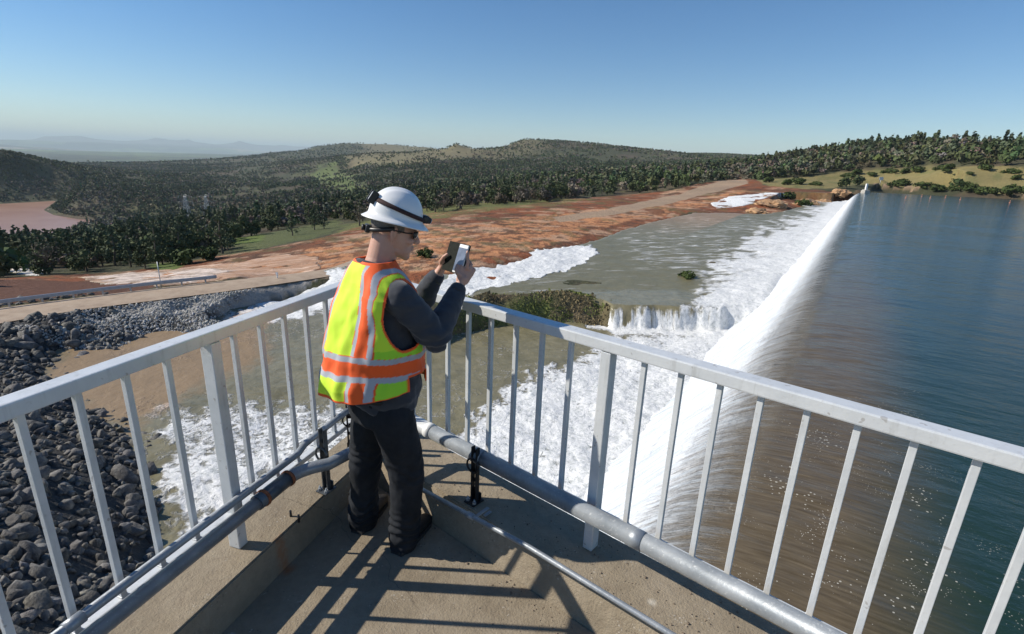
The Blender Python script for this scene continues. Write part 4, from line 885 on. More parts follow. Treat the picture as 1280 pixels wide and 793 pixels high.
# dark waterlines and a rust spot are real stains
sx = t.n('ShaderNodeSeparateXYZ'); t.l(t.tc.outputs['Object'], sx.inputs[0])
def spot(px, py, r0, col, k):
    global c
    dx = t.math('SUBTRACT', sx.outputs[0], px); dy = t.math('SUBTRACT', sx.outputs[1], py)
    d = t.math('SQRT', t.math('ADD', t.math('MULTIPLY', dx, dx), t.math('MULTIPLY', dy, dy)))
    d = t.math('ADD', d, t.math('MULTIPLY', t.math('SUBTRACT', n2_, .5), r0 * .9))
    c = t.mix(t.math('MULTIPLY', t.math('SUBTRACT', 1.0, t.step(d, 0.0, r0)), k), c, col)
spot(-1.085, 2.10, .055, (.34, .13, .045), .75)
spot(-1.16, 1.72, .03, (.62, .6, .55), .5); spot(.92, 1.56, .02, (.66, .63, .56), .9); spot(1.10, 1.44, .024, (.66, .63, .56), .9); spot(1.13, 1.40, .02, (.66, .63, .56), .8); spot(.66, 1.80, .03, (.6, .56, .48), .6)
bh = t.math('ADD', t.math('MULTIPLY', n2_, .5), t.math('MULTIPLY', n3_, .5))
bb = t.bump(bh, .012, .8); bb = t.bump(t.math('MULTIPLY', agg, 1.0), .003, .6, bb)
M_deck = t.fin(c, .93, bb, Specular_IOR_Level=.25)
def prism(bm, pts_bottom, pts_top):
    n = len(pts_top); b = [bm.verts.new(p) for p in pts_bottom]; tp = [bm.verts.new(p) for p in pts_top]
    bm.faces.new(tp); bm.faces.new(b[::-1])
    for i in range(n): bm.faces.new((b[i], b[(i + 1) % n], tp[(i + 1) % n], tp[i]))
V2 = lambda p, z: Vector((p[0], p[1], z))
BACK = -6.0
# floor slab and the headwall under it
bm = bmesh.new()
m0 = meet(-.12, -.14)
out = [V2(m0, 0), RP(9, -.14, 0), Vector((7, -8, 0)), Vector((-7, -8, 0)), LP(-9.5, -.12, 0)]
def lower(ps, z): return [Vector((p.x, p.y, z)) for p in ps]
mi = meet(.16, .262); inn = [V2(mi, 0), RP(9, .262, 0), Vector((7, -8, 0)), Vector((-7, -8, 0)), LP(-9.5, .16, 0)]
prism(bm, lower(inn, -.5), lower(inn, 0.0)); 
bmesh.ops.recalc_face_normals(bm, faces=bm.faces)
dk = obj('deck_floor', bm, M_deck); tag(dk, kind='structure')
# two kerbs, battered inner faces, mitred at the corner
def kerb(side):
    bm = bmesh.new()
    mo = meet(-.12, -.14); mt = meet(.145, .207); mf = meet(.16, .262)
    if side == 'L':
        e = lambda off, z: LP(-9.5, off, z)
        sec0 = [V2(mo, -3), V2(mo, K), V2(mt, K), V2(mf, -.02), V2(mf, -3)]; sec1 = [e(-.12, -3), e(-.12, K), e(.145, K), e(.16, -.02), e(.16, -3)]
    else:
        e = lambda off, z: RP(9, off, z)
        sec0 = [V2(mo, -3), V2(mo, K), V2(mt, K), V2(mf, -.02), V2(mf, -3)]; sec1 = [e(-.14, -3), e(-.14, K), e(.207, K), e(.262, -.02), e(.262, -3)]
    N = 70; rings = []
    for i in range(N + 1):
        q = i / N; ring = []
        for j, (a, b) in enumerate(zip(sec0, sec1)):
            p = a.lerp(b, q)
            if j in (2,) and 0 < i: 
                w = .006 * mnoise.noise(Vector((p.x * 14, p.y * 14, 3))); p = p + Vector((w, w, w * .5 - .001))
            ring.append(bm.verts.new(p))
        rings.append(ring)
    for r0, r1 in zip(rings, rings[1:]):
        for j in range(len(r0)): bm.faces.new((r0[j], r1[j], r1[(j + 1) % len(r0)], r0[(j + 1) % len(r0)]))
    bm.faces.new(rings[0]); bm.faces.new(rings[-1][::-1])
    bmesh.ops.recalc_face_normals(bm, faces=bm.faces)
    es = [e_ for e_ in bm.edges if all(abs(v.co.z - K) < .01 for v in e_.verts) and len(e_.link_faces) == 2 and e_.calc_face_angle(0) > .5]
    bmesh.ops.bevel(bm, geom=es, offset=.008, segments=2, affect='EDGES')
    return obj('concrete_kerb', bm, M_deck)
tag(kerb('L'), 'weathered concrete kerb along the left side of the deck under the railing', 'kerb', 'kerbs of the deck')
tag(kerb('R'), 'weathered concrete kerb along the right side of the deck above the lake', 'kerb', 'kerbs of the deck')
# headwall below the deck
bm = bmesh.new(); w0 = meet(-.10, -.12); base = [V2(w0, 0), RP(9, -.12, 0), Vector((6.8, -8, 0)), Vector((-6.8, -8, 0)), LP(-9.5, -.10, 0)]
prism(bm, lower(base, -24), lower(base, -3.01)); bmesh.ops.recalc_face_normals(bm, faces=bm.faces)
hw = obj('headwall', bm, M_conc); tag(hw, 'tall concrete headwall carrying the deck above the pool', 'wall')

# ---------------------------------------------------------------- railing
t = NT('rail_paint'); n = t.noise(7, 5, .6); nn2 = t.noise(60, 3)
c = t.ramp(n, [(.3, (.56, .585, .60)), (.7, (.68, .70, .71))]); c = t.mix(t.ramp(nn2, [(.62, 0.0), (.75, .35)]), c, (.40, .37, .33))
stn = t.noise(1, 5, .7, sc=(22, 22, 2.2)); c = t.mix(t.math('MULTIPLY', t.step(stn, .52, .72), .38), c, (.33, .33, .31))
scf = t.noise(31, 2, .5); c = t.mix(t.math('MULTIPLY', t.step(scf, .68, .74), .5), c, (.24, .21, .18))
M_rl = t.fin(c, .42, t.bump(nn2, .0015, .5), 0.15)
t = NT('conduit_galvanised'); n = t.noise(9, 5, .6); nn2 = t.noise(70, 3)
c = t.ramp(n, [(.3, (.22, .245, .27)), (.7, (.36, .385, .41))]); c = t.mix(t.ramp(nn2, [(.6, 0.0), (.72, .5)]), c, (.62, .63, .62))
M_pipe = t.fin(c, .45, t.bump(nn2, .002, .5), .35)
M_black = simple('black_strut', (.022, .022, .024), .5, .3, .3, 20); M_rust = simple('rusty_steel', (.30, .11, .05), .85, .2, .4, 40, .003)
M_wfit = simple('pale_pvc', (.68, .69, .68), .4, 0, .06, 12); M_coup = simple('grey_coupling', (.10, .12, .14), .45, .3, .2, 20)
def bar_along(bm, P, s0, s1, off, z, wid, hgt, d, bev=.006):
    a = P(s0, off, z); b = P(s1, off, z); L = (b - a).length; rot = rotz_dir(b - a)
    box(bm, (a + b) / 2, (L, wid, hgt), rot, bev)
def railing(side):
    P = LP if side == 'L' else RP; d = dL if side == 'L' else dR; ang = math.atan2(d[1], d[0]); rot = Matrix.Rotation(ang, 3, 'Z')
    sg = -1 if side == 'L' else 1
    base = P(sg * 1.5, 0, K)
    o = empty('railing', base, 'silver painted metal railing ' + ('on the left kerb above the rock slope' if side == 'L' else 'on the right kerb above the lake and weir'), 'railing', 'silver railings of the deck')
    posts = [-.12, -1.247, -2.60, -3.95, -5.3] if side == 'L' else [.12, 1.755, 3.38, 5.0, 6.6]
    T0, T1 = posts[0], posts[-1]
    bm = bmesh.new(); bar_along(bm, P, 0.0 if side == 'L' else .034, sg * 8.5, 0, 1.262, .074, .052, d); obj('top_rail', bm, M_rl, o)
    bm = bmesh.new(); bar_along(bm, P, sg * .05, sg * 8.5, 0, .372 if side == 'L' else .40, .04, .032, d); obj('bottom_rail', bm, M_rl, o)
    if side == 'L': bs = [-.469, -.638, -.802, -.96, -1.122] + [-1.45 - .163 * k for k in range(7)] + [-.30]
    else: bs = [.40, .56, .725, .89, 1.055, 1.225, 1.39, 1.557] + [1.925, 2.085, 2.24, 2.388, 2.54, 2.69, 2.84, 2.99, 3.14]
    s = bs[11] - .163 if side == 'L' else 3.55
    while abs(s) < 8.3:
        if min(abs(s - q) for q in posts) > .07: bs.append(s)
        s += sg * .16
    for s in bs:
        bm = bmesh.new(); z0 = (.372 if side == 'L' else .40) + .017; z1 = 1.235
        p = P(s, 0, (z0 + z1) / 2); w = .022 if side == 'L' else .022
        box(bm, p, (w, w, z1 - z0), rot, .002); box(bm, P(s, 0, z1 - .0025), (w + .007, w + .007, .005), rot, .002); box(bm, P(s, 0, z0 + .0025), (w + .006, w + .006, .005), rot, .002); obj('baluster', bm, M_rl, o)
    for s in posts:
        bm = bmesh.new(); p = P(s, .002, (K + 1.235) / 2); box(bm, p, (.05, .062, 1.235 - K - .004), rot, .004); obj('post', bm, M_rl, o)
    for ch in o.children: ch.matrix_parent_inverse = Matrix.Translation(-base)
    return o
railing('L'); railing('R')

# ---------------------------------------------------------------- pipes
def pipe_obj(name, pts, rad, mat, parent=None, seg=20):
    bm = bmesh.new(); tube(bm, pts, rad, seg); return obj(name, bm, mat, parent)
def arc3(a, b, c_, n=7):
    return [a.lerp(b, q).lerp(b.lerp(c_, q), q) for q in [i / n for i in range(n + 1)]]
# fat pipe: runs inside the left railing, cuts the corner behind the visitor and goes on along the right railing
zL, zR = .41, .455
a0 = LP(-8.5, .088, zL); a1 = LP(-1.15, .088, zL); a2 = LP(-.98, .088, zL); a3 = LP(-.80, .20, zL)
b0 = RP(.74, .10, zR); b1 = RP(.62, .10, zR); bend2 = RP(.50, .13, zR - .004)
o = empty('water_main', a1, 'fat grey galvanised pipe running inside both railings and round the deck corner', 'pipe')
pipe_obj('left_run', [a0, a1], .031, M_pipe, o)
pipe_obj('left_coupling', [a1.lerp(a0, .006), a2], .038, M_coup, o)
pipe_obj('corner_run', arc3(a2, LP(-.88, .10, zL), a3) + [bend2.lerp(a3, .05)], .033, M_pipe, o)
pipe_obj('white_elbow', arc3(bend2.lerp(a3, .12), RP(.56, .105, zR), RP(.68, .10, zR)), .041, M_wfit, o)
pipe_obj('white_collar', [RP(.655, .10, zR), RP(.70, .10, zR)], .046, M_wfit, o)
pipe_obj('right_run', [RP(.70, .10, zR), RP(8.6, .10, zR)], .041, M_pipe, o)
for s in (1.04, 1.99, 2.98): pipe_obj('right_coupling', [RP(s, .10, zR), RP(s + .07, .10, zR)], .0435, M_pipe, o)
for q in (.0, 1.0):
    p = a1.lerp(a2, q); dd = Vector((dL[0], dL[1], 0)); pipe_obj('rusty_band', [p - dd * .008, p + dd * .008], .043, M_rust, o)
p = bend2.lerp(a3, .12); dd = (bend2 - a3).normalized(); pipe_obj('rusty_band', [p - dd * .012, p + dd * .012], .047, M_rust, o)
for ch in o.children: ch.matrix_parent_inverse = Matrix.Translation(-a1)
# thin conduit above it on the left
c0 = LP(-8.5, .058, .478); c1 = LP(-.86, .058, .478); c2 = LP(-.36, .03, .49)
o = empty('thin_conduit', c1, 'thin dark grey conduit running above the fat pipe on the left railing', 'pipe')
pipe_obj('tube', [c0, c1, LP(-.80, .055, .50), c2], .0185, M_pipe, o, 14)
for s in (-2.0, -4.0): pipe_obj('coupling', [LP(s, .058, .478), LP(s + .06, .058, .478)], .023, M_pipe, o, 14)
for ch in o.children: ch.matrix_parent_inverse = Matrix.Translation(-c1)
# narrow conduit low above the floor by the right kerb
e0 = RP(.78, .30, .225); e1 = RP(5.5, .30, .295 + .35 * .0)
e0 = RP(.70, .315, .232); e1 = RP(1.6, .30, .285); e2 = RP(7.0, .29, .30)
o = empty('floor_conduit', e1, 'narrow grey conduit running low along the right kerb past the feet', 'pipe')
pipe_obj('tube', [e0, e1, e2], .0125, M_pipe, o, 12)
for s in (1.22, 3.4):
    p = e0.lerp(e1, (s - .7) / .9) if s < 1.6 else e1.lerp(e2, (s - 1.6) / 5.4); q = (e1 - e0).normalized(); pipe_obj('coupling', [p - q * .022, p + q * .022], .0165, M_pipe, o, 12)
    bm = bmesh.new(); f0 = RP(s, .298, .275); box(bm, RP(s, .235, .235), (.018, .13, .006), Matrix.Rotation(math.atan2(dR[1], dR[0]), 3, 'Z'), .002); box(bm, RP(s, .175, .200), (.018, .05, .006), Matrix.Rotation(math.atan2(dR[1], dR[0]), 3, 'Z'), .002); obj('bracket', bm, M_pipe, o)
for ch in o.children: ch.matrix_parent_inverse = Matrix.Translation(-e1)
# pipe supports: slotted channel struts standing on the kerb
M_dkgal = simple('dark_galvanised', (.10, .11, .12), .4, .5, .3, 30)
def strut(base, top, rz, lb, m, slots=True, foot=True):
    o = empty('pipe_support', (base.x, base.y, base.z), lb, 'bracket', 'slotted struts holding the pipes', rz); H = top - base.z
    bm = bmesh.new()
    for s in (-1, 1): box(bm, (s * .0165, 0, H / 2), (.008, .026, H), None, .001)
    z_ = .012
    while z_ < H:
        box(bm, (0, .010, z_), (.027, .005, .022), None, .001); z_ += .058
    obj('channel', bm, m, o)
    if foot:
        bm = bmesh.new(); box(bm, (0, -.005, .004), (.075, .085, .008), None, .002); box(bm, (0, .02, .03), (.06, .008, .05), None, .002)
        obj('foot_plate', bm, m, o)
        for s in (-1, 1):
            bm = bmesh.new(); bmesh.ops.create_cone(bm, segments=6, radius1=.011, radius2=.011, depth=.012, cap_ends=True, matrix=Matrix.Translation((s * .024, -.028, .014))); tube(bm, [(s * .024, -.028, .0), (s * .024, -.028, .034)], .0045, 8); obj('bolt', bm, M_pipe, o)
    bm = bmesh.new(); r_ = .042
    tube(bm, [(math.cos(a) * r_ , -.02, .235 + math.sin(a) * r_) for a in [i / 16 * 2 * math.pi for i in range(17)]], .006, 6); obj('clamp', bm, m, o)
    return o
aL = math.atan2(dL[1], dL[0]); aR = math.atan2(dR[1], dR[0])
strut(Vector((-1.012, 2.50, K)), .575, R(-25), 'black slotted strut standing on the left kerb with a bolted foot', M_dkgal)
strut(RP(1.085, .135, K), .53, aR, 'black slotted strut under the fat pipe beside the right railing', M_black)
strut(LP(-.35, .03, K), .60, R(10), 'tall black slotted strut at the railing corner behind the visitor', M_black)
for i, (px_, py_) in enumerate(((-1.118, 2.265), (-1.064, 2.235))):
    bm = bmesh.new(); tube(bm, [(0, 0, -.01), (0, 0, .034)], .0062, 10); o = obj('anchor_bolt', bm, M_black); o.location = (px_, py_, K)
    tag(o, ('left' if i == 0 else 'right') + ' one of two cut-off anchor bolts sticking out of the left kerb', 'bolt', 'cut-off anchor bolts on the left kerb')
# bits of grit and a dead leaf on the floor
g = np.random.default_rng(4); V = []; Fq = []
cub = np.array([(-1, -1, -1), (1, -1, -1), (1, 1, -1), (-1, 1, -1), (-1, -1, 1), (1, -1, 1), (1, 1, 1), (-1, 1, 1)], float) ; fcs = np.array([(0, 3, 2, 1), (4, 5, 6, 7), (0, 1, 5, 4), (1, 2, 6, 5), (2, 3, 7, 6), (3, 0, 4, 7)])
k = 0
for i in range(520):
    s_ = g.uniform(.7, 3.2); on = g.uniform() < .5
    if on: p = RP(s_, g.uniform(-.1, .19), K)
    else: p = RP(s_, .275 + abs(g.normal()) * .09, 0)
    sz_ = float(np.clip(np.exp(g.normal(-6.35, .4)), .0009, .0042)); q = cub * sz_ * g.uniform(.6, 1.2, 3) + g.normal(size=(8, 3)) * sz_ * .2
    a_ = g.uniform(0, 6.28); rot = np.array([[math.cos(a_), -math.sin(a_), 0], [math.sin(a_), math.cos(a_), 0], [0, 0, 1]])
    V.append(q @ rot.T + np.array(p) + [0, 0, sz_ * .6]); Fq.append(fcs + 8 * k); k += 1
gt = np_mesh('grit', np.concatenate(V), np.concatenate(Fq), simple('grit_stone', (.16, .12, .09), .9, 0, .6, 60)); tag(gt, kind='stuff')
# ---------------------------------------------------------------- the visitor taking a picture
MB = Vector((-.628, 2.315, 0)); FA = R(44)
Fw = Vector((math.sin(FA), math.cos(FA), 0)); Rt = Vector((math.cos(FA), -math.sin(FA), 0)); Uz = Vector((0, 0, 1))
def W2L(p): d = Vector(p) - MB; return Vector((d.dot(Rt), d.dot(Fw), d.z))
man = empty('person', MB, 'person in white hard hat and yellow-orange safety vest photographing the spillway with a phone', 'person', None, -FA)
_ib = bmesh.new(); bmesh.ops.create_icosphere(_ib, subdivisions=3, radius=1.0); IV = np.array([v.co[:] for v in _ib.verts]); IF = np.array([[v.index for v in f.verts] for f in _ib.faces]); _ib.free()
class Blob:
    """union of many ellipsoids, fused into one skin by a voxel remesh"""
    def __init__(s): s.V = []; s.n = 0
    def ell(s, c, r, M=None):
        v = IV * np.array(r if hasattr(r, '__len__') else (r, r, r))
        if M is not None: v = v @ np.array(M).T
        s.V.append(v + np.array(c)); s.n += 1
    def chain(s, pts, rad, M=None, step=.22):
        pts = [np.array(p, float) for p in pts]; rad = [np.array(r if hasattr(r, '__len__') else (r, r, r), float) for r in rad]
        for p, q, a, b in zip(pts, pts[1:], rad, rad[1:]):
            n = max(2, int(np.linalg.norm(q - p) / (min(a.min(), b.min()) * step)) + 1)
            for i in range(n + 1):
                t_ = i / n; s.ell(p + (q - p) * t_, a + (b - a) * t_, M)
    def mesh(s, vox, smooth=4):
        V = np.concatenate(s.V); Fc = np.concatenate([IF + k * len(IV) for k in range(s.n)])
        o = np_mesh('tmp', V, Fc, None); m = o.modifiers.new('r', 'REMESH'); m.mode = 'VOXEL'; m.voxel_size = vox
        if smooth: k = o.modifiers.new('s', 'SMOOTH'); k.factor = .5; k.iterations = smooth
        dg = bpy.context.evaluated_depsgraph_get(); me = bpy.data.meshes.new_from_object(o.evaluated_get(dg)); old = o.data
        bpy.data.objects.remove(o); bpy.data.meshes.remove(old); return me
def wrinkle(me, fn):
    n = len(me.vertices); co = np.empty(n * 3, np.float32); me.vertices.foreach_get('co', co); nr = np.empty(n * 3, np.float32); me.vertices.foreach_get('normal', nr)
    co = co.reshape(-1, 3); nr = nr.reshape(-1, 3); d = np.array([fn(Vector(map(float, c))) for c in co], np.float32)
    co += nr * d[:, None]; me.vertices.foreach_set('co', co.ravel()); me.update()
NZ = lambda p, s, o=3: mnoise.fractal(Vector((p.x * s[0], p.y * s[1], p.z * s[2])), .9, 2.1, o)
# joints (local frame: X to his right, Y ahead, Z up)
shR = Vector((.182, .0, 1.415)); shL = Vector((-.182, .01, 1.415))
elR = W2L((-.348, 2.24, 1.222)); elL = W2L((-.53, 2.62, 1.21))
Pc = W2L((-.288, 2.52, 1.545))                                   # middle of the open phone case
nPw = Vector((-.70, -.62, .34)); nP = Vector((nPw.dot(Rt), nPw.dot(Fw), nPw.z)).normalized(); rP = Vector((0, 0, 1)).cross(nP).normalized() ; uP = nP.cross(rP)
if uP.z < 0: uP = -uP
wrR = Pc - uP * .130 + rP * .075 - nP * .012; wrL = Pc - uP * .105 - rP * .135 - nP * .02
hipR = Vector((.115, -.015, .86)); hipL = Vector((-.092, .01, .86))
knR = W2L((-.505, 2.275, .47)); knL = W2L((-.755, 2.42, .47)); anR = W2L((-.532, 2.30, .085)); anL = W2L((-.795, 2.45, .085))
# head frame
HY = R(-25); HP = R(-12); HM = Matrix.Rotation(HY, 3, 'Z') @ Matrix.Rotation(HP, 3, 'X'); HC = Vector((.026, .080, 1.682))
hd = lambda x, y, z: HC + HM @ Vector((x, y, z))
HMn = [list(r_) for r_ in HM]
# ---- body
B = Blob()
B.ell(hd(0, -.012, .045), (.076, .094, .085), HMn); B.ell(hd(0, .02, -.01), (.066, .078, .09), HMn); B.ell(hd(0, .045, -.065), (.050, .048, .045), HMn)
B.chain([hd(-.032, .02, -.07), hd(0, .072, -.098), hd(.032, .02, -.07)], [.022, .020, .022])
B.chain([hd(0, .096, .012), hd(0, .112, -.022)], [.010, .0145]); B.ell(hd(-.012, .103, -.026), .009); B.ell(hd(.012, .103, -.026), .009)
B.ell(hd(0, .088, .022), (.05, .016, .012), HMn); B.ell(hd(0, .092, -.052), (.024, .012, .007), HMn); B.ell(hd(0, .090, -.064), (.021, .012, .0075), HMn)
for s in (-1, 1):
    B.ell(hd(s * .042, .068, -.02), (.024, .02, .02), HMn)
    B.chain([hd(s * .073, -.012, -.03), hd(s * .080, -.018, -.012), hd(s * .083, -.022, .016), hd(s * .080, -.008, .028), hd(s * .076, .0, .012)], [.007, .0075, .0075, .0065, .005])
    B.ell(hd(s * .074, -.010, .0), (.008, .013, .022), HMn)
B.chain([hd(0, -.03, -.03), (.004, .022, 1.56), (0, -.01, 1.47)], [(.060, .066, .06), (.064, .068, .06), (.08, .075, .06)])
B.chain([(0, -.01, 1.44), (0, -.005, 1.28), (0, .01, 1.08), (0, 0, .92)], [(.13, .085, .06), (.165, .11, .08), (.15, .11, .08), (.155, .11, .08)])
B.chain([(-.10, -.01, 1.43), shL], [.06, .055]); B.chain([(.10, -.01, 1.43), shR], [.06, .055])
for sh, el_, wr in ((shR, elR, wrR), (shL, elL, wrL)):
    B.chain([sh, sh.lerp(el_, .5), el_, el_.lerp(wr, .35), wr], [.052, .048, .040, .042, .0275])
for hp, kn, an in ((hipR, knR, anR), (hipL, knL, anL)):
    B.chain([hp, hp.lerp(kn, .5), kn, kn.lerp(an, .35), an], [.085, .075, .056, .054, .036]); fdir = Vector((math.sin(-.4), math.cos(-.4), 0)); B.chain([an, an + fdir * .05 + Vector((0, 0, -.035)), an + fdir * .12 + Vector((0, 0, -.052))], [.034, .030, .020])
def hand(wr, palm, kn_dir, across, back, fingers, thumb):
    """palm slab from the wrist to the knuckles; four fingers of their own lengths; thumb off the side of the palm"""
    B.chain([wr, palm + (wr - palm) * .4], [.024, .022])
    for q in (-.030, -.010, .010, .029):
        B.chain([palm + (wr - palm) * .55 + across * q * .6, palm + across * q + kn_dir * .030], [.0135, .0118])
    for pts in fingers: B.chain(pts, [.0098, .0090, .0083, .0072][:len(pts)] if len(pts) == 4 else [.0095, .0085, .0074], step=.3)
    B.chain(thumb, [.0140, .0115, .0100, .0080], step=.3)
X_ = lambda r, u, n: Pc + rP * r + uP * u + nP * n
# right hand: palm behind the lower right edge, index finger up along the edge, thumb on the front
pR = X_(.088, -.062, -.022); kd_ = (uP * .92 - rP * .18 - nP * .1).normalized(); ac = (rP * .35 + nP * -.93).normalized()
hand(wrR, pR, kd_, (rP * .55 - nP * .8).normalized(), nP,
     [[X_(.088, -.034, -.012), X_(.096, -.006, -.006), X_(.092, .020, .004), X_(.086, .042, .008)],
      [X_(.094, -.036, -.028), X_(.088, -.012, -.034), X_(.066, .006, -.024), X_(.048, .008, -.016)],
      [X_(.096, -.046, -.040), X_(.086, -.028, -.044), X_(.062, -.016, -.028), X_(.046, -.014, -.017)],
      [X_(.094, -.058, -.050), X_(.082, -.046, -.046), X_(.064, -.038, -.028), X_(.052, -.036, -.017)]],
     [X_(.078, -.080, -.006), X_(.070, -.070, .016), X_(.058, -.054, .022), X_(.050, -.034, .017)])
# left hand: holds the cover flap from the left, thumb on the front
pL = X_(-.118, -.050, -.024)
hand(wrL, pL, (uP * .8 + rP * .5).normalized(), (uP * .45 - rP * .5 - nP * .7).normalized(), nP,
     [[X_(-.104, -.018, -.024), X_(-.092, .008, -.034), X_(-.066, .022, -.028), X_(-.044, .026, -.017)],
      [X_(-.102, -.032, -.038), X_(-.086, -.010, -.044), X_(-.060, .000, -.030), X_(-.040, .003, -.017)],
      [X_(-.104, -.048, -.046), X_(-.086, -.030, -.050), X_(-.060, -.020, -.032), X_(-.042, -.018, -.017)],
      [X_(-.108, -.062, -.050), X_(-.090, -.050, -.050), X_(-.066, -.042, -.032), X_(-.050, -.040, -.017)]],
     [X_(-.112, -.058, -.008), X_(-.094, -.036, .012), X_(-.076, -.014, .018), X_(-.058, .004, .015)])
t = NT('skin'); n = t.noise(22, 4); n_ = t.noise(5, 3)
c = t.ramp(n_, [(.3, (.50, .27, .195)), (.7, (.60, .36, .27))]); c = t.mix(t.ramp(n, [(.5, 0.0), (.8, .3)]), c, (.42, .18, .13))
M_skin = t.fin(c, .52, t.bump(t.noise(160, 3), .0008, .6), Subsurface_Weight=.12, Subsurface_Scale=.01)
body = obj('body', B.mesh(.0036, 3), M_skin, man, True)
# ---- sweatshirt
B = Blob()
B.chain([(0, -.002, 1.525), (0, -.006, 1.455), (0, -.012, 1.38), (0, -.006, 1.25), (0, .012, 1.08), (0, .012, .93), (0, .006, .868)],
        [(.078, .072, .03), (.130, .086, .045), (.172, .112, .06), (.188, .138, .06), (.198, .160, .06), (.205, .165, .05), (.202, .158, .034)])
B.chain([(-.05, -.005, 1.475), (-.11, -.005, 1.445), shL], [.058, .066, .072]); B.chain([(.05, -.005, 1.475), (.11, -.005, 1.445), shR], [.058, .066, .072])
for sh, el_, wr in ((shR, elR, wrR), (shL, elL, wrL)):
    cuff = el_.lerp(wr, .90)
    B.chain([sh, sh.lerp(el_, .5), el_ + (el_ - sh).normalized() * .004, el_.lerp(wr, .4), el_.lerp(wr, .76), cuff], [.074, .070, .066, .060, .048, .040])
sw = B.mesh(.0065, 5)
def swf(p):
    d_ = .008 * NZ(p, (9, 9, 13)) + .007 * abs(NZ(p, (5, 5, 8), 2)); 
    for el_ in (elR, elL):
        q = (p - el_).length; d_ += max(0, 1 - q / .15) * .013 * math.sin(p.z * 110 + 5 * NZ(p, (8, 8, 8), 2)) * .7
    return d_ + .004 * math.sin(p.z * 60 + 6 * NZ(p, (4, 4, 5), 2)) * (1 if p.z < 1.05 else .4)
wrinkle(sw, swf)
t = NT('sweatshirt_fleece'); n = t.noise(8, 4); k_ = t.noise(260, 2)
M_sw = t.fin(t.mix(n, (.038, .041, .050), (.060, .064, .075)), .95, t.bump(k_, .0012, .8), Sheen_Weight=.25, Specular_IOR_Level=.2)
swo = obj('sweatshirt', sw, M_sw, man, True)
for el_, wr in ((elR, wrR), (elL, wrL)):
    d = (wr - el_).normalized(); bm = bmesh.new(); c0 = el_.lerp(wr, .86); tube(bm, [c0, c0 + d * .012, c0 + d * .034, c0 + d * .042], [.041, .0425, .0385, .034], 24)
    obj('cuff', bm, M_sw, swo)
bm = bmesh.new(); tube(bm, [(0.08 * math.cos(a), -.002 + .078 * math.sin(a) * 1.0, 1.540 + .022 * -math.sin(a)) for a in [i / 24 * 2 * math.pi for i in range(25)]], .011, 8, False); obj('collar', bm, M_sw, swo, True)
# ---- trousers
B = Blob()
B.chain([(0, 0, .90), (0, -.005, .80)], [(.200, .156, .06), (.190, .152, .06)])
for hp, kn, an in ((hipR, knR, anR), (hipL, knL, anL)):
    B.chain([hp + Vector((0, -.005, -.03)), hp.lerp(kn, .5), kn, kn.lerp(an, .5), an + Vector((0, -.004, .0)), an + Vector((0, -.006, -.045))], [.106, .100, .088, .081, .081, .078])
tr = B.mesh(.0065, 5)
def trf(p):
    d_ = .008 * NZ(p, (7, 7, 6)); lo_ = max(0, 1 - abs(p.z - .14) / .16); kn_ = max(0, 1 - abs(p.z - .5) / .16)
    d_ += lo_ * .007 * math.sin(p.z * 120 + 5 * NZ(p, (9, 9, 4), 2)) + kn_ * .004 * math.sin(p.z * 85 + 6 * NZ(p, (7, 7, 4), 2)); return d_
wrinkle(tr, trf)
t = NT('dark_denim'); n = t.noise(6, 5, .7); k_ = t.noise(300, 2)
M_tr = t.fin(t.ramp(n, [(.3, (.010, .012, .015)), (.7, (.026, .029, .035))]), .88, t.bump(k_, .001, .8), Specular_IOR_Level=.25)
tro = obj('trousers', tr, M_tr, man, True)
bm = bmesh.new(); tube(bm, [(.188 * math.cos(a), .002 + .148 * math.sin(a), .925) for a in [i / 30 * 2 * math.pi for i in range(31)]], .016, 8, False); obj('belt', bm, M_black, tro, True)
# ---- shoes
M_shoe = simple('black_boot_leather', (.02, .018, .017), .5, 0, .3, 30, .002); M_sole = simple('boot_sole', (.03, .03, .03), .8)
for an, yaw in ((anR, -.35), (anL, -.5)):
    B = Blob(); fw_d = Vector((math.sin(yaw), math.cos(yaw), 0)); b0_ = Vector((an.x, an.y, 0))
    B.chain([b0_ + Vector((0, 0, .10)), b0_ + Vector((0, 0, .055)) - fw_d * .02], [.052, .052]); B.chain([b0_ - fw_d * .03 + Vector((0, 0, .046)), b0_ + fw_d * .09 + Vector((0, 0, .045)), b0_ + fw_d * .185 + Vector((0, 0, .036))], [(.041, .045, .040), (.048, .05, .036), (.040, .05, .03)])
    so = obj('shoe', B.mesh(.005, 3), M_shoe, man, True)
    bm = bmesh.new(); L_ = [(-.078, .034), (-.05, .045), (.03, .043), (.10, .052), (.19, .045), (.232, .022)]; pts = [(w_, y_) for y_, w_ in L_] + [(-w_, y_) for y_, w_ in L_[::-1]]
    sd_ = Vector((fw_d.y, -fw_d.x, 0)); prism(bm, [b0_ + sd_ * a + fw_d * b + Vector((0, 0, .001)) for a, b in pts], [b0_ + sd_ * a + fw_d * b + Vector((0, 0, .022)) for a, b in pts]); bmesh.ops.recalc_face_normals(bm, faces=bm.faces); obj('sole', bm, M_sole, so)
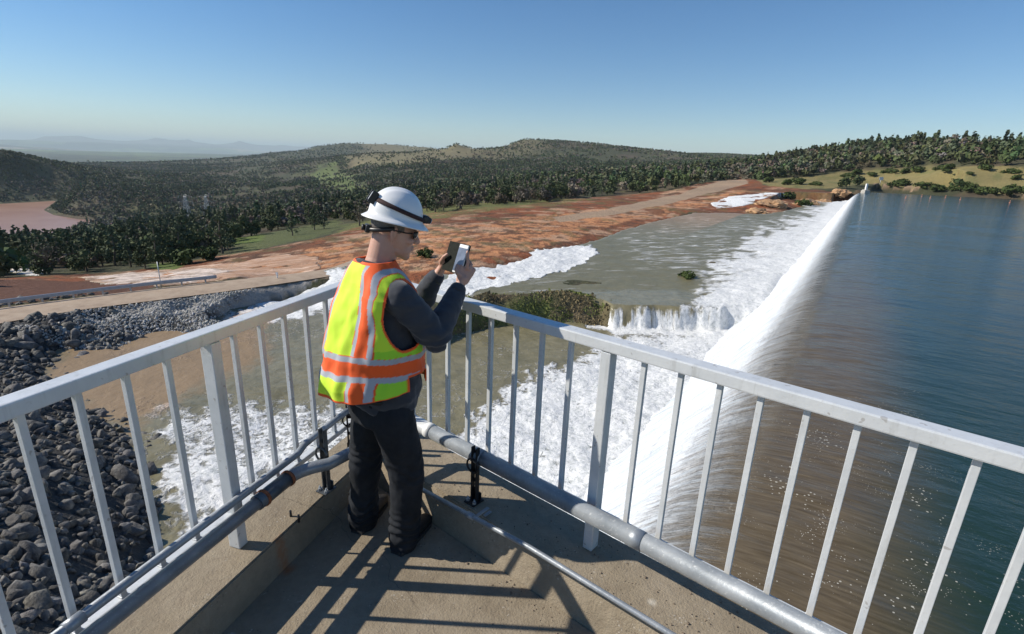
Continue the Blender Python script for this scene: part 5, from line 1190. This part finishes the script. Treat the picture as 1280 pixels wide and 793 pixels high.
# ---- safety vest: a hanging sheet with arm holes, open seams below the waistband at the sides
NU, NVv = 300, 170
ph = np.linspace(0, 2 * np.pi, NU, endpoint=False); vv_ = np.linspace(0, 1, NVv)
ZL = [.972, 1.02, 1.10, 1.18, 1.28, 1.37, 1.435, 1.475, 1.510, 1.545, 1.565]
TL = [0, .10, .22, .34, .50, .62, .73, .80, .87, .94, 1.0]
AL = [.232, .230, .225, .222, .222, .222, .216, .196, .158, .112, .090]
BF = [.185, .186, .184, .180, .168, .150, .128, .110, .092, .078, .070]     # depth ahead
BB = [.262, .262, .248, .226, .196, .170, .150, .134, .116, .098, .084]     # depth behind
PH, VVv = np.meshgrid(ph, vv_, indexing='ij')
zq = np.interp(VVv, TL, ZL); aq_ = np.interp(VVv, TL, AL); bf = np.interp(VVv, TL, BF); bb_ = np.interp(VVv, TL, BB)
cs_, sn_ = np.cos(PH), np.sin(PH)
ex = .80; xx_ = aq_ * np.sign(cs_) * np.abs(cs_) ** ex; yy_ = np.where(sn_ > 0, bf, bb_) * np.sign(sn_) * np.abs(sn_) ** ex
# the back hangs out to his left and low; loose folds fan from the shoulder blades
back = np.clip(-sn_, 0, 1) * (1 - VVv); yy_ = yy_ - .022 * back * np.exp(-((xx_ + .06) / .12) ** 2)
hang = (1 - np.clip(VVv / .8, 0, 1))
zq = zq - .018 * np.clip(-sn_, 0, 1) * (1 - VVv) + .03 * np.clip(cs_, 0, 1) * (1 - VVv) * .3
# the shoulder caps roll down at the outer end so that they lie on the sweatshirt
zq = zq - np.clip((VVv - .5) / .3, 0, 1) ** 2 * .035 * (np.abs(xx_) / .2) ** 3
fold = np.zeros_like(xx_); xf_ = xx_.ravel(); yf_ = yy_.ravel(); zf_ = zq.ravel()
fd = np.array([.014 * mnoise.fractal(Vector((a * 5, b * 5, c_ * 3.2)), .9, 2.0, 3) + .006 * mnoise.fractal(Vector((a * 16, b * 16, c_ * 9 + 4)), .9, 2.0, 2) for a, b, c_ in zip(xf_, yf_, zf_)]).reshape(xx_.shape)
pinch = -.010 * np.exp(-((zq - 1.09) / .045) ** 2)
nx = cs_ / np.hypot(cs_, sn_); ny = sn_
xx_ = xx_ + nx * (fd + pinch); yy_ = yy_ + ny * (fd + pinch + .006 * np.sin(PH * 17) * hang)
# arm holes and side slits as distances (negative = cut away)
hole = np.minimum(np.hypot((yy_ - .012) / .108, (zq - 1.335) / .150) - 1, 9); side = np.abs(cs_) > .42
d_hole = np.where(side, hole * .13, .3)
slit = np.where((zq < 1.045), np.abs(yy_ - np.where(cs_ > 0, .075, .06)) - .062, .3); d_slit = np.where(side, slit, .3)
d_slit = np.where(zq < 1.045, d_slit, np.where(side & (np.abs(yy_ - .07) < .062), zq - 1.045, .3))
neck = (1.0 - VVv) * .25
hem = (zq - (.972 - .018 * np.clip(-sn_, 0, 1)))
dcut = np.minimum(d_hole, d_slit)
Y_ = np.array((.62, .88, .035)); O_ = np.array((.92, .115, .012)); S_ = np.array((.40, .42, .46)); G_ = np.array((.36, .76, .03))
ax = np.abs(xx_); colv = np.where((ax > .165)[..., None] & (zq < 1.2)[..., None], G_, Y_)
# vertical braces over the shoulders: silver, orange, silver
br0 = np.interp(zq, [.95, 1.15, 1.3, 1.45, 1.52], [.105, .100, .094, .088, .060]); bw_ = np.interp(zq, [.95, 1.3, 1.5], [.095, .092, .078])
q = (ax - br0) / bw_
colv = np.where(((q > 0) & (q < 1))[..., None], O_, colv); colv = np.where((((q > 0.02) & (q < .24)) | ((q > .72) & (q < .96)))[..., None], S_, colv)
zb = zq + .012 * np.sin(PH * 2 + .4)
colv = np.where(((zb > 1.045) & (zb < 1.160))[..., None], O_, colv)
colv = np.where((((zb > 1.045) & (zb < 1.070)) | ((zb > 1.132) & (zb < 1.158)))[..., None], S_, colv)
trim = (dcut < .013) | (hem < .012) | (VVv > .965)
colv = np.where(trim[..., None], O_, colv)
idx = np.arange(NU * NVv).reshape(NU, NVv)
f_ = np.stack([idx, np.roll(idx, -1, 0)], -1); Fv = np.stack([idx[:, :-1], np.roll(idx, -1, 0)[:, :-1], np.roll(idx, -1, 0)[:, 1:], idx[:, 1:]], -1).reshape(-1, 4)
kp = (dcut.ravel()[Fv] > 0).all(1); Fv = Fv[kp]
t = NT('vest_fabric'); A = t.attr('tint').outputs['Color']; mesh_ = t.n('ShaderNodeTexVoronoi'); mesh_.inputs['Scale'].default_value = 330; t.l(t.tc.outputs['Object'], mesh_.inputs['Vector'])
M_vest = t.fin(A, .72, t.bump(mesh_.outputs['Distance'], .0008, .6), Sheen_Weight=.1)
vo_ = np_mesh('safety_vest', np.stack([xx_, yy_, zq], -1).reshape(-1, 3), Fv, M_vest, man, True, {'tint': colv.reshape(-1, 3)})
so_ = vo_.modifiers.new('thick', 'SOLIDIFY'); so_.thickness = .004; so_.offset = 0
# ---- hard hat with brim, strap and head lamp
def hp3(x, y, z): return hd(x, y - .004, z + .062)
M_hat = simple('hard_hat_shell', (.80, .80, .79), .28, 0, .03, 12)
bm = bmesh.new(); NA, NB = 64, 22; rings = []
for j in range(NB + 1):
    e_ = j / NB; 
    ring = []
    for i in range(NA):
        a = 2 * math.pi * i / NA; ca, sa = math.cos(a), math.sin(a)
        if e_ < .25:       # brim, out to in
            q_ = e_ / .25; rx = .138 - q_ * (.138 - .106); ry = (.158 if sa > 0 else .150) - q_ * ((.158 if sa > 0 else .150) - .122); z_ = -.012 + q_ * .020 - (.010 * max(0, sa) * (1 - q_))
        else:
            q_ = (e_ - .25) / .75 * math.pi / 2; rx = .106 * math.cos(q_) ** .9; ry = .122 * math.cos(q_) ** .9; z_ = .010 + .122 * math.sin(q_) ** .95
            z_ += .009 * math.exp(-(rx * ca / .02) ** 2) * math.sin(q_)
            z_ += .005 * math.exp(-((abs(rx * ca) - .045) / .012) ** 2) * math.sin(q_)
        ring.append(bm.verts.new(hp3(rx * ca, ry * sa, z_)))
    rings.append(ring)
for r0, r1 in zip(rings, rings[1:]):
    for i in range(NA): bm.faces.new((r0[i], r0[(i + 1) % NA], r1[(i + 1) % NA], r1[i]))
bmesh.ops.remove_doubles(bm, verts=bm.verts, dist=.0008); bmesh.ops.recalc_face_normals(bm, faces=bm.faces)
hat = obj('hard_hat', bm, M_hat, man, True); so_ = hat.modifiers.new('thick', 'SOLIDIFY'); so_.thickness = .0032; so_.offset = -1
M_strap = simple('brown_strap', (.045, .02, .018), .8, 0, .3, 50)
bm = bmesh.new(); n_ = 48; lo_r = []; hi_r = []
for i in range(n_):
    a = 2 * math.pi * i / n_; ca, sa = math.cos(a), math.sin(a); zc = .047 - .026 * sa
    for lst, dz in ((lo_r, -.0095), (hi_r, .0095)):
        zz_ = max(zc + dz, .0105); k = math.cos(math.asin(min(1, max(0, (zz_ - .010) / .122)) ** (1 / .95))) ** .9
        lst.append(bm.verts.new(hp3((.106 * k + .0035) * ca, (.122 * k + .0035) * sa, zz_)))
for i in range(n_): f = bm.faces.new((lo_r[i], lo_r[(i + 1) % n_], hi_r[(i + 1) % n_], hi_r[i])); f.smooth = True
st_o = obj('lamp_strap', bm, M_strap, hat); so_ = st_o.modifiers.new('thick', 'SOLIDIFY'); so_.thickness = .002; so_.offset = 1
M_blk = simple('black_plastic', (.018, .018, .02), .4); M_gry = simple('grey_plastic', (.45, .46, .48), .35); M_lens = simple('lamp_lens', (.7, .72, .75), .1)
bm = bmesh.new(); box(bm, hp3(.0, .131, .026), (.062, .030, .036), HM, .007); box(bm, hp3(0, .148, .024), (.044, .012, .030), HM, .004); tube(bm, [hp3(0, .150, .024), hp3(0, .161, .022)], [.014, .012], 14); lampo = obj('head_lamp', bm, M_blk, hat, True)
bm = bmesh.new(); tube(bm, [hp3(0, .1615, .022), hp3(0, .1635, .0218)], .0105, 14); obj('lens', bm, M_lens, lampo)
yb_ = -.102
bm = bmesh.new(); box(bm, hp3(0.0, yb_ - .010, .074), (.064, .024, .044), HM @ Matrix.Rotation(R(-22), 3, 'X'), .006); bp = obj('battery_box', bm, M_gry, hat, True)
for s in (-1, 1):
    bm = bmesh.new(); box(bm, hp3(s * .036, yb_ - .012, .074), (.010, .030, .056), HM @ Matrix.Rotation(R(-22), 3, 'X'), .003); obj('buckle', bm, M_blk, bp)
# suspension band at the nape, and cropped grey hair
bm = bmesh.new(); 
pts = [hd(.082 * math.cos(a), -.012 + .102 * math.sin(a), .012 + .030 * math.sin(a) + .012) for a in [R(q_) for q_ in range(180, 361, 10)]]
tube(bm, pts, .0105, 8); box(bm, hd(0, -.118, -.004), (.070, .020, .034), HM, .005); tube(bm, [hd(0, -.13, -.004), hd(0, -.142, -.004)], .014, 14); obj('nape_strap', bm, M_blk, hat, True)
B = Blob(); B.ell(hd(0, -.014, .046), (.0785, .0965, .086), HMn); hm = B.mesh(.005, 2)
bmh = bmesh.new(); bmh.from_mesh(hm); inv = HM.inverted()
dl = [v for v in bmh.verts if (lambda q_: q_.z < .004 or q_.y > .035 or q_.z > .07)(inv @ (v.co - HC))]
bmesh.ops.delete(bmh, geom=dl, context='VERTS'); bmh.to_mesh(hm); bmh.free()
obj('hair', hm, simple('cropped_grey_hair', (.17, .155, .145), .9, 0, .4, 90, .002), man, True)
# sunglasses
M_lensd = simple('dark_lens', (.012, .011, .012), .08)
bm = bmesh.new()
for s in (-1, 1):
    for k in range(6):
        a0_, a1_ = k / 6, (k + 1) / 6; f0 = lambda q_: (s * (.008 + .060 * q_), .106 - .030 * q_ ** 2)
        (x0, y0), (x1, y1) = f0(a0_), f0(a1_); h = lambda q_: .018 * (1 - .35 * abs(q_ - .45))
        v_ = [bm.verts.new(hd(x0, y0, .010 - h(a0_))), bm.verts.new(hd(x1, y1, .010 - h(a1_))), bm.verts.new(hd(x1, y1, .012 + h(a1_))), bm.verts.new(hd(x0, y0, .012 + h(a0_)))]
        bm.faces.new(v_)
    tube(bm, [hd(s * .067, .078, .018), hd(s * .078, .04, .016), hd(s * .084, -.01, .018), hd(s * .082, -.028, .006)], .0032, 6)
tube(bm, [hd(-.012, .106, .014), hd(0, .109, .018), hd(.012, .106, .014)], .003, 6)
bmesh.ops.remove_doubles(bm, verts=bm.verts, dist=.0003); sg_ = obj('sunglasses', bm, M_lensd, man, True); so_ = sg_.modifiers.new('thick', 'SOLIDIFY'); so_.thickness = .002
# ---- the phone in its open folding case, held in both hands
pw = MB + Matrix.Rotation(-FA, 3, 'Z') @ Pc
ph_o = empty('phone', pw, 'phone in an open dark folding case held up in both hands', 'phone', None, -FA)
PMx = Matrix((rP, uP, nP)).transposed(); pl = lambda r_, u_, n_: rP * r_ + uP * u_ + nP * n_
M_case = simple('dark_case_leather', (.014, .016, .012), .75, 0, .3, 60, .001, .15)
bm = bmesh.new(); box(bm, pl(.041, 0, -.006), (.080, .150, .004), PMx, .0015); box(bm, pl(-.0445, 0, -.004), (.080, .150, .0045), PMx @ Matrix.Rotation(R(8), 3, 'Y'), .0015); box(bm, pl(-.002, 0, -.0075), (.010, .150, .003), PMx, .001); obj('case', bm, M_case, ph_o)
bm = bmesh.new(); box(bm, pl(.041, 0, .0005), (.070, .143, .008), PMx, .003); obj('handset', bm, simple('white_phone_shell', (.8, .8, .8), .3), ph_o)
t = NT('screen'); em = t.n('ShaderNodeEmission'); xs = t.n('ShaderNodeSeparateXYZ'); t.l(t.tc.outputs['Object'], xs.inputs[0])
t.fin(t.ramp(t.noise(18, 3), [(.35, (.05, .07, .11)), (.6, (.12, .15, .22))]), .4, Emission_Strength=.06); t.set(t.b.inputs['Emission Color'], (.35, .45, .65, 1)); 
bm = bmesh.new(); box(bm, pl(.041, -.004, .0050), (.0665, .118, .0012), PMx, .0002); obj('screen', bm, t.m, ph_o)
